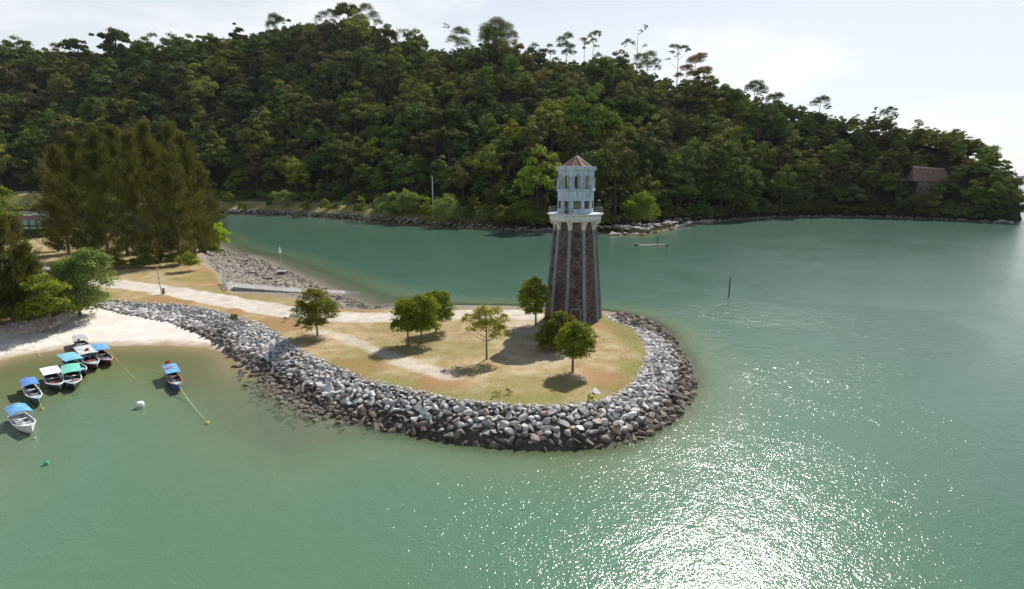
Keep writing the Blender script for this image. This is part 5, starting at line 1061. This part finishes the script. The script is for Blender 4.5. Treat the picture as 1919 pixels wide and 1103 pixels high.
# ------------------------------------------------------------------ boats
wood_dk = paint('dark_boat_interior', (.045, .05, .065)); tarp_b = paint('light_blue_deck_paint', (.30, .52, .62)); orange = paint('orange_plastic', (.62, .14, .05), .5, .2)
def boat(stern_px, bow_px, W, label, hull, trim, canopy, can=(-.95, .05), deck=tarp_b, flag=None, arch=.12, posts_=2, clutter=True, motor=True, fl=.62, inner=None, canh=1.55, cw=1.0):
    W *= .78; canh *= .92; s_ = G(*stern_px, 0); b_ = G(*bow_px, 0); d_ = b_-s_; Lb = d_.length*.88; mid = (s_+b_)/2; rz = atan2(d_.y, d_.x)-pi/2
    e = empty('fishing_boat', (mid.x, mid.y, 0), label, 'boat', 'small boats moored in the cove', rz); hl = Lb/2
    K = 16; st = []
    for i in range(K+1):
        u = i/K; y = -hl+Lb*u; wd = W/2*(.84+.16*sin(min(1, u*1.8)*pi/2)) if u < .5 else W/2*max(0.0, (1-((u-.5)/.5)**2.3)); zt_ = .52+.55*max(0, (u-.35)/.65)**2; kl = -.22+.55*max(0, (u-.75)/.25)**2
        st.append((y+(0.35*max(0, (u-.8)/.2)), max(wd, .02), zt_, kl))
    def skin(off, zlow, name, mt, fl_=None):
        mb = MB(); vs_ = []
        for y, wd, zt_, kl in st:
            wd = max(wd-off, .01); zb = kl if zlow is None else max(zlow, kl+.12); ch = .78
            row = [(-wd, y, zt_), (-wd*ch, y, (zt_+zb)/2-.1 if zlow is None else zb), (0, y, zb), (wd*ch, y, (zt_+zb)/2-.1 if zlow is None else zb), (wd, y, zt_)]; vs_ += row
        fs = []
        for i in range(K):
            for q in range(4): a = i*5+q; fs.append((a, a+1, a+6, a+5) if zlow is not None else (a+5, a+6, a+1, a))
        fs.append((0, 1, 2, 3, 4)); mb.add(vs_, fs, 0, False); return mb.build(name, mt, e)
    skin(0, None, 'hull', hull); skin(.09, .12, 'interior', inner or wood_dk)
    mb = MB(); mb.tube([(-wd, y, zt_+.02) for y, wd, zt_, kl in st]+[(wd, y, zt_+.02) for y, wd, zt_, kl in reversed(st)]+[(-st[0][1], st[0][0], st[0][2]+.02)], .065, 6); mb.build('gunwale', trim, e)
    i0 = 10; mb = MB(); vs_ = [(-st[i][1]*.97, st[i][0], st[i][2]-.13) for i in range(i0, K+1)]+[(st[i][1]*.97, st[i][0], st[i][2]-.13) for i in range(K, i0-1, -1)]; mb.add(vs_, [tuple(reversed(range(len(vs_))))]); mb.build('foredeck', deck, e)
    for u in (.3, .5): i = int(u*K); mb = MB(); mb.box((0, st[i][0], .38), (st[i][1]*1.86, .28, .05)); mb.build('thwart', deck if u > .4 else trim, e)
    y1, y2 = can[0]*hl, can[1]*hl; cwd = W*.54*cw; mb = MB(); vs_ = []; Kc = 6
    for zz_ in (0, .05):
        for q in range(Kc+1):
            x = -cwd+2*cwd*q/Kc; zc = canh+arch*(1-(x/cwd)**2)+zz_
            for y in (y1, (y1+y2)/2, y2): vs_.append((x, y, zc+(.03 if y == (y1+y2)/2 else 0)+R.uniform(-.015, .015)))
    nr = (Kc+1)*3; fs = []
    for q in range(Kc):
        for r_ in range(2): a = q*3+r_; fs.append((a, a+1, a+4, a+3)); fs.append((a+nr+3, a+nr+4, a+nr+1, a+nr))
    for q in range(Kc): fs += [(q*3, q*3+3, q*3+3+nr, q*3+nr), (q*3+2+nr, q*3+5+nr, q*3+5, q*3+2)]
    fs += [(0, nr, nr+1, 1), (1, nr+1, nr+2, 2), (Kc*3+1, Kc*3+1+nr, Kc*3+nr, Kc*3), (Kc*3+2, Kc*3+2+nr, Kc*3+1+nr, Kc*3+1)]
    mb.add(vs_, fs, 0, False); mb.build('canopy', canopy, e)
    for sx_ in (-1, 1):
        for yy in (y1+.1, (y1+y2)/2, y2-.1): mb = MB(); mb.tube([(sx_*W*.43, yy, .45), (sx_*cwd*.93, yy, canh+.02)], .03, 5); mb.build('canopy_post', galv, e)
    if motor: mb = MB(); mb.box((0, -hl-.18, .75), (.32, .42, .5), taper=.8); mb.box((0, -hl-.22, .3), (.14, .2, .8)); mb.build('outboard_motor', paint('motor_grey', (.25, .26, .28), .4), e)
    mb = MB(); mb.tube([(0, hl+.28, .8), (0, hl+.36, 1.35)], .045, 6); mb.build('bow_post', trim, e)
    if flag:
        mb = MB(); mb.tube([(0, flag*hl, .5), (0, flag*hl, canh+1.0)], .025, 5); fp = mb.build('flag_pole', galv, e); mb = MB(); mb.add([(0, flag*hl, canh+.95), (.28, flag*hl+.1, canh+.9), (.5, flag*hl+.05, canh+.78), (.48, flag*hl, canh+.4), (.25, flag*hl+.08, canh+.5), (0, flag*hl, canh+.52)], [(0, 1, 4, 5), (1, 2, 3, 4)]); mb.build('flag', paint('red_flag_cloth', (.55, .05, .06)), fp)
    return e, hl, W
def loose(bt, x, y, z, d, label, name, cat, mt, shape='box', parts=None):
    e, hl, W = bt; q = Matrix.Rotation(e.rotation_euler.z, 3, 'Z') @ Vector((x*W/2, y*hl, z)); o = empty(name, Vector(e.location)+q, label, cat, None, e.rotation_euler.z+R.uniform(-.2, .2)); mb = MB()
    if shape == 'box': 
        w_, l_, h_ = d; t_ = .04
        mb.box((0, 0, t_/2), (w_, l_, t_)); mb.box((-w_/2+t_/2, 0, h_/2+t_/2), (t_, l_, h_-t_)); mb.box((w_/2-t_/2, 0, h_/2+t_/2), (t_, l_, h_-t_)); mb.box((0, -l_/2+t_/2, h_/2+t_/2), (w_-2*t_, t_, h_-t_)); mb.box((0, l_/2-t_/2, h_/2+t_/2), (w_-2*t_, t_, h_-t_)); mb.build('shell', mt, o)
        mb = MB(); mb.box((0, 0, h_-.06), (w_-.1, l_-.1, .04)); mb.build('lid', mt, o)
    else:
        r_, h_ = d; mb.lathe([(r_*.85, 0), (r_, h_*.1), (r_, h_*.9), (r_*.8, h_)], 14, capt=True, capb=True); mb.build('body', mt, o); mb = MB(); mb.lathe([(r_*.4, h_), (r_*.4, h_+.05)], 10, capt=True); mb.build('lid', mt, o)
C_ = lambda n_, c_, **k: paint(n_, c_, **k)
cyan = C_('cyan_canvas', (.20, .48, .62), scale=1.2, var=.35); blue = C_('blue_canvas', (.10, .24, .58), scale=1.2, var=.3); skyb = C_('sky_blue_canvas', (.14, .36, .62), scale=1.2, var=.35); green = C_('sea_green_canvas', (.16, .52, .42), scale=1.2, var=.2)
whitec = C_('white_canvas', (.76, .76, .78), scale=1.2, var=.12); offw = C_('off_white_canvas', (.55, .56, .56), scale=1.5, var=.35); greyc = C_('grey_canvas', (.42, .43, .46), scale=1.5, var=.2)
navy = C_('navy_hull', (.03, .05, .14)); rusth = C_('maroon_hull', (.13, .045, .04)); dkh = C_('dark_hull', (.03, .035, .045)); whh = C_('white_hull', (.74, .75, .76), rough=.4, var=.1); pinkt = C_('faded_pink_trim', (.55, .36, .32)); grt = C_('dark_green_hull', (.03, .08, .07))
b1 = boat((30, 783), (62, 817), 2.15, 'white open boat with bright blue canopy, lowest in the picture', whh, whh, skyb, can=(-1.0, .02), deck=whh, inner=paint('grey_floor', (.45, .46, .48)), arch=.28, motor=True)
b2 = boat((52, 726), (76, 764), 1.75, 'narrow dark hulled boat with blue tarp roof', grt, whh, blue, can=(-.85, -.02), arch=.15)
b3 = boat((93, 706), (114, 737), 2.2, 'boat with flat white canopy left of the green roofed one', dkh, white, whitec, can=(-1.0, .0), arch=.03)
b4 = boat((134, 700), (141, 735), 2.3, 'boat with sea green canopy tied beside the white roofed one', dkh, white, green, can=(-.95, .12), arch=.12)
b5 = boat((124, 680), (164, 708), 2.1, 'boat with pale turquoise canopy at left of the raft', navy, whh, cyan, can=(-1.05, -.0), arch=.08, cw=1.15)
b6 = boat((155, 664), (184, 697), 2.3, 'boat with grimy white canopy and red flag', rusth, whh, offw, can=(-1.0, .08), flag=.12, arch=.05, cw=1.1)
b7 = boat((183, 662), (210, 689), 2.0, 'maroon hulled boat with blue canopy at right of the raft', rusth, pinkt, skyb, can=(-1.05, -.05), arch=.1, deck=C_('faded_pink_deck', (.50, .38, .34)), cw=1.1)
b8 = boat((148, 644), (166, 662), 2.0, 'cluttered boat with grey canopy nearest the sand', dkh, greyc, greyc, can=(-1.1, -.1), arch=.05, cw=.9)
b9 = boat((318, 701), (338, 738), 1.9, 'blue hulled boat with red striped blue canopy moored alone', C_('deep_blue_hull', (.03, .09, .35)), C_('red_brown_trim', (.42, .16, .13)), skyb, can=(-1.0, .05), flag=-.75, arch=.08)
e = b9[0]; mb = MB()
for q in range(3): mb.box((.25, -.55*b9[1]+.0+q*.26, 1.70-.02*q), (.9, .13, .012))
mb.build('canopy_stripe', C_('red_stripe', (.6, .06, .07)), e)
loose(b3, -.1, .16, .15, (.8, .4, .45), 'orange crate aboard the white roofed boat', 'crate', 'crate', orange); loose(b3, .45, .12, .15, (.4, .35, .35), 'small cream box in the white roofed boat', 'box', 'box', M['cream'])
loose(b4, -.25, .35, .15, (.9, .4, .5), 'orange red crate aboard the green roofed boat', 'crate', 'crate', orange); loose(b4, .5, .25, .15, (.6, .6, .55), 'white cooler box in the green roofed boat', 'cooler', 'cooler', whitec); loose(b4, .25, .45, .2, (.9, .5, .3), 'white bundle box near the bow of the green roofed boat', 'box', 'box', whitec)
loose(b6, .0, .25, .15, (.9, .4, .5), 'orange crate aboard the flagged boat', 'crate', 'crate', orange); loose(b9, -.3, .1, .15, (.45, .45, .4), 'maroon box in the lone blue boat', 'box', 'box', C_('maroon_plastic', (.3, .05, .04))); loose(b9, .2, .45, .3, (.3, .3), 'yellow green tub near the bow of the lone blue boat', 'tub', 'tub', C_('yellow_green_plastic', (.6, .65, .2)), 'tub')
loose(b9, .25, .18, .15, (.6, .3, .3), 'white box amid the lone blue boat', 'box', 'box', whitec); loose(b2, .1, .1, .15, (.5, .5, .35), 'tan box aboard the blue tarp boat', 'box', 'box', C_('tan_canvas', (.5, .38, .25))); loose(b7, 0, .1, .15, (.7, .5, .3), 'blue tub crate in the boat right of the raft', 'crate', 'crate', blue)
loose(b8, -.5, .45, .2, (.35, .7), 'dark drum on the cluttered boat', 'drum', 'drum', dkh, 'tub'); loose(b8, .2, .5, .2, (.35, .7), 'black drum beside the other on the cluttered boat', 'drum', 'drum', dkh, 'tub'); loose(b8, .6, .7, .3, (.5, .5, .4), 'teal crate on the cluttered boat bow', 'crate', 'crate', C_('teal_plastic', (.1, .45, .42)))
loose(b5, 0, .25, .15, (.9, .7, .3), 'bright blue crate in the turquoise roofed boat', 'crate', 'crate', C_('bright_blue_plastic', (.05, .35, .7)))
# buoys
def buoy(px, py, r, h, label, mt, tilt=.0, grp=None):
    p = G(px, py, 0); e = empty('buoy', (p.x, p.y, -h*.25), label, 'buoy', grp); e.rotation_euler = (tilt, tilt*.6, .3); mb = MB(); mb.lathe([(r*.7, 0), (r, h*.12), (r*.97, h*.5), (r, h*.88), (r*.7, h)], 16, capt=True, capb=True); mb.build('float_body', mt, e)
    mb = MB(); mb.lathe([(r*.97, h*.46), (r*1.07, h*.48), (r*1.07, h*.54), (r*.97, h*.56)], 16); mb.build('band', M['rail'], e); mb = MB(); mb.tube([(-.08, 0, h), (-.05, 0, h+.12), (.05, 0, h+.12), (.08, 0, h)], .02, 5); mb.build('ring', M['iron'], e)
buoy(263, 763, .40, .95, 'big white barrel buoy alone in the cove', white, .18); buoy(87, 870, .19, .5, 'small green buoy in the lower left water', C_('buoy_green', (.10, .48, .36)), .15)
buoy(389, 794, .17, .36, 'yellow float at the end of the mooring lines', C_('buoy_yellow', (.75, .62, .08)), .1); buoy(79, 767, .13, .3, 'yellow float at the bow of the blue tarp boat', C_('buoy_yellow', (.75, .62, .08)), .1); buoy(65, 822, .1, .24, 'tiny pale float at the bow of the white boat', white, .1)
def rope(a, b_, label, sag=.5, r=.014, mt=None):
    mb = MB(); pts_ = [a.lerp(b_, u)+Vector((0, 0, -sag*4*u*(1-u))) for u in np.linspace(0, 1, 12)]; mb.tube(pts_, r, 5, caps=False); o = mb.build('mooring_rope', mt or C_('pale_rope', (.62, .60, .38))); tag(o, label, 'rope')
bw = lambda bt: Vector(bt[0].location)+Matrix.Rotation(bt[0].rotation_euler.z, 3, 'Z') @ Vector((0, bt[1]+.3, .9))
rope(bw(b9), G(389, 793, .1), 'pale line from the lone blue boat to the yellow float', .25); rope(bw(b9)+Vector((.1, 0, -.1)), G(383, 784, .05), 'second pale line beside the first from the lone blue boat', .3, .018)
rope(at(196, 648)+Vector((0, 0, .15)), G(254, 711, .03), 'thin pale line from beach into water right of the raft', .1, .02); rope(at(121, 601)+Vector((0, 0, .2)), Vector(b8[0].location)+Vector((0, 0, .9)), 'grey line from the trees down the sand to the cluttered boat', .3, .02, M['iron'])
rope(at(52, 625)+Vector((0, 0, .1)), G(76, 668, .03), 'thin line crossing the sand at left', .1, .018); rope(G(272, 692, .03), Vector(b9[0].location)+Matrix.Rotation(b9[0].rotation_euler.z, 3, 'Z') @ Vector((0, -b9[1], .6)), 'faint stern line of the lone blue boat', .1, .016)
rope(bw(b2), G(79, 767, .1), 'short bow line of the blue tarp boat', .05, .018)
# stray stones in the shallows
for (px, py, s_, lb) in ((428, 661, .45, 'dark stone on the wet sand end of the beach'), (455, 695, .6, 'brown stone awash below the inner corner'), (460, 722, .5, 'rock awash in the shallows farther out'), (488, 722, .55, 'low rock awash near the seawall toe')):
    p = G(px, py, 0); o = link('rock', rock_mesh(R.randrange(14), 'riprap')); o.matrix_world = Matrix.Translation((p.x, p.y, .02)) @ rot_rand(R, .3).to_4x4() @ Matrix.Diagonal((s_, s_*.7, s_*.5, 1)); tag(o, lb, 'rock', 'armour rocks of the headland seawall')

# ------------------------------------------------------------------ far bank road, marina, house
rp = []; 
for px in range(60, 700, 12):
    p = G(px, np.interp(px, [a[0] for a in shore_px], [a[1] for a in shore_px]), 0); rp.append(p)
mb = MB(); vs_ = []
for p in rp:
    for d_ in (18.0, 24.5): vs_.append((p.x, p.y+d_, float(far_h(p.x, p.y+d_))+.12))
fs = [(2*i, 2*i+2, 2*i+3, 2*i+1) for i in range(len(rp)-1)]; mb.add(vs_, fs); tag(mb.build('road', paint('sun_bleached_asphalt', (.36, .35, .34), .85, .12)), kind='structure')
mb = MB(); vs_ = []
for p in rp:
    for d_, z_ in ((17.6, -.3), (17.6, .35), (17.9, .35), (17.9, -.3)): vs_.append((p.x, p.y+d_, float(far_h(p.x, p.y+d_))+z_))
fs = [(i*4+q, i*4+4+q, i*4+5+q, i*4+1+q) for i in range(len(rp)-1) for q in range(3)]; mb.add(vs_, fs); tag(mb.build('roadside_kerb', conc), 'long pale low wall edging the far bank road', 'low wall')
# house with tiled roof on the right hill
hx, hy = HOUSE.x, HOUSE.y; hzz = float(far_h(hx, hy))-1; ht = V(1742, 313, hy).z; e = empty('house', (hx, hy, hzz), 'house with faded red tiled roof among trees on the right hill', 'house'); e.rotation_euler = (0, 0, radians(-14)); HH = max(3.5, V(1742, 338, hy).z-hzz); RT = ht-hzz
mb = MB(); mb.box((0, 0, HH/2-1), (16, 8, HH+2)); mb.build('wall', paint('stained_wall', (.16, .13, .11)), e)
mb = MB(); v_ = [(-12, -6, HH-.2), (12, -6, HH-1.2), (12, 6, HH-1.2), (-12, 6, HH-.2), (-11, 0, RT+.3), (8, 0, RT-1.3)]; mb.add(v_, [(0, 1, 5, 4), (1, 2, 5), (2, 3, 4, 5), (3, 0, 4), (3, 2, 1, 0)])
m, t, b = mat('faded_roof', .85, .15); n1 = noise(t, .8, 6, .65, pos(t)); t.links.new(ramp(t, n1, [(.3, (.13, .08, .07)), (.6, (.30, .17, .145)), (.75, (.38, .25, .22))]), b.inputs['Base Color']); mb.build('roof', m, e)
mb = MB(); mb.tube([(-11, 0, RT+.35), (8, 0, RT-1.25)], .3, 6); mb.build('ridge_tiles', M['ridge'], e)
for x in (-6, 0, 6): mb = MB(); mb.box((x, -4.02, HH*.55), (1.8, .12, 1.8)); mb.build('window', M['dark'], e)
# parked cars on the terrace left
def car(x, y, z, col, label, rz, nm):
    e = empty('parked_car', (x, y, z), label, 'car', 'cars parked above the marina', rz); mb = MB(); mb.box((0, 0, .62), (4.3, 1.75, .62)); mb.box((-.15, 0, 1.2), (2.5, 1.6, .56), taper=.8); mb.build('body', paint(nm, col, .3, .05, .5), e)
    mb = MB(); mb.box((-.15, 0, 1.19), (2.56, 1.63, .38), taper=.86); mb.build('windows', M['dark'], e)
    for sx_ in (-1.35, 1.35):
        for sy_ in (-.85, .85): mb = MB(); mb.tube([(sx_, sy_-.1, .33), (sx_, sy_+.1, .33)], .33, 12); mb.build('wheel', M['dark'], e)
def farg(px, py, z0_=None):
    Yq = 380
    while Yq < 640:
        q = V(px, py, Yq)
        if q.z <= float(far_h(q.x, q.y)): break
        Yq += .7
    return Vector((q.x, q.y, float(far_h(q.x, q.y))))
cars = [(33, 361.5, (.6, .6, .62), 'silver parked car leftmost above the marina', 'car_silver'), (41, 361, (.75, .75, .75), 'white parked car second from the left', 'car_white'), (50, 361, (.80, .80, .80), 'bright white parked car mid row', 'car_bright'), (58, 361, (.25, .12, .12), 'dark red parked car in the row', 'car_red'), (66, 361, (.7, .7, .7), 'pale parked car right of the dark red one', 'car_pale'), (74, 361, (.05, .08, .25), 'dark blue parked car near the right end', 'car_blue'), (82, 360.5, (.82, .82, .82), 'white parked car at the right end', 'car_end')]
for px, py, col, lb, nm in cars: p = farg(px, py); car(p.x, p.y, p.z+.05, col, lb, R.uniform(1.2, 1.9), nm)
# yacht and small white boats moored at the quay, pier building in front
def yacht(px, py, L_, label, mast=True):
    p = G(px, py, 0); e = empty('yacht', p, label, 'yacht', 'boats at the marina'); mb = MB(); vs_ = []
    for i in range(9): u = i/8; x = -L_/2+L_*u; w_ = L_*.14*(1-max(0, (u-.45)/.55)**2); vs_ += [(x, -w_-.02, 1.1+.4*u*u), (x, 0, -.3), (x, w_+.02, 1.1+.4*u*u)]
    fs = [(i*3+q+(0), i*3+q+3, i*3+q+4, i*3+q+1) for i in range(8) for q in range(2)]+[(i*3+2, i*3+5, i*3+3, i*3) for i in range(8)]+[(0, 1, 2)]; mb.add(vs_, fs); mb.build('hull', white, e); mb = MB(); mb.box((-L_*.08, 0, 1.75), (L_*.4, L_*.16, 1.1), taper=.85); mb.build('cabin', white, e); mb = MB(); mb.box((-L_*.08, 0, 1.8), (L_*.41, L_*.165, .4), taper=.95); mb.build('window', M['dark'], e)
    if mast: mb = MB(); mb.tube([(L_*.1, 0, 1.2), (L_*.1, 0, 13)], .12, 6); mb.build('mast', galv, e)
yacht(74, 405, 16, 'white yacht with tall mast between needle trees', True); yacht(42, 406, 13, 'white motor boat left of the masted yacht', False); yacht(96, 410, 12, 'white boat partly behind the dark pier house', False)
p = G(88, 431, 0.0); e = empty('pier_house', (p.x-4, p.y+6, 0), 'long dark roofed pier house behind the grass point', 'pier house'); mb = MB(); mb.box((0, 0, 1.8), (34, 6, .4)); mb.build('floor', M['darkwood'], e)
for x in range(-16, 17, 4):
    for y_ in (-2.8, 2.8): mb = MB(); mb.tube([(x, y_, -2), (x, y_, 5)], .2, 6); mb.build('post', M['darkwood'], e)
mb = MB(); mb.add([(-18, -4.2, 5), (18, -4.2, 5), (18, 4.2, 5), (-18, 4.2, 5), (-17, 0, 7.2), (17, 0, 7.2)], [(0, 1, 5, 4), (1, 2, 5), (2, 3, 4, 5), (3, 0, 4), (3, 2, 1, 0)]); mb.build('roof', paint('dark_red_roof', (.07, .035, .03), scale=.8), e)
mb = MB(); mb.box((6, 1.5, 3.2), (20, 2, 2.6)); mb.build('wall', M['darkwood'], e)

# ------------------------------------------------------------------ haze
m = bpy.data.materials.new('haze'); m.use_nodes = True; t = m.node_tree; t.nodes.clear(); pv = N(t, 'ShaderNodeVolumePrincipled'); pv.inputs['Color'].default_value = (.86, .92, 1, 1); pv.inputs['Density'].default_value = 0.00002; pv.inputs['Anisotropy'].default_value = .25
out = N(t, 'ShaderNodeOutputMaterial'); t.links.new(pv.outputs[0], out.inputs['Volume'])
mb = MB(); mb.box((0, 19900, 137), (84000, 41000, 290)); o = mb.build('haze', m); tag(o, kind='stuff')
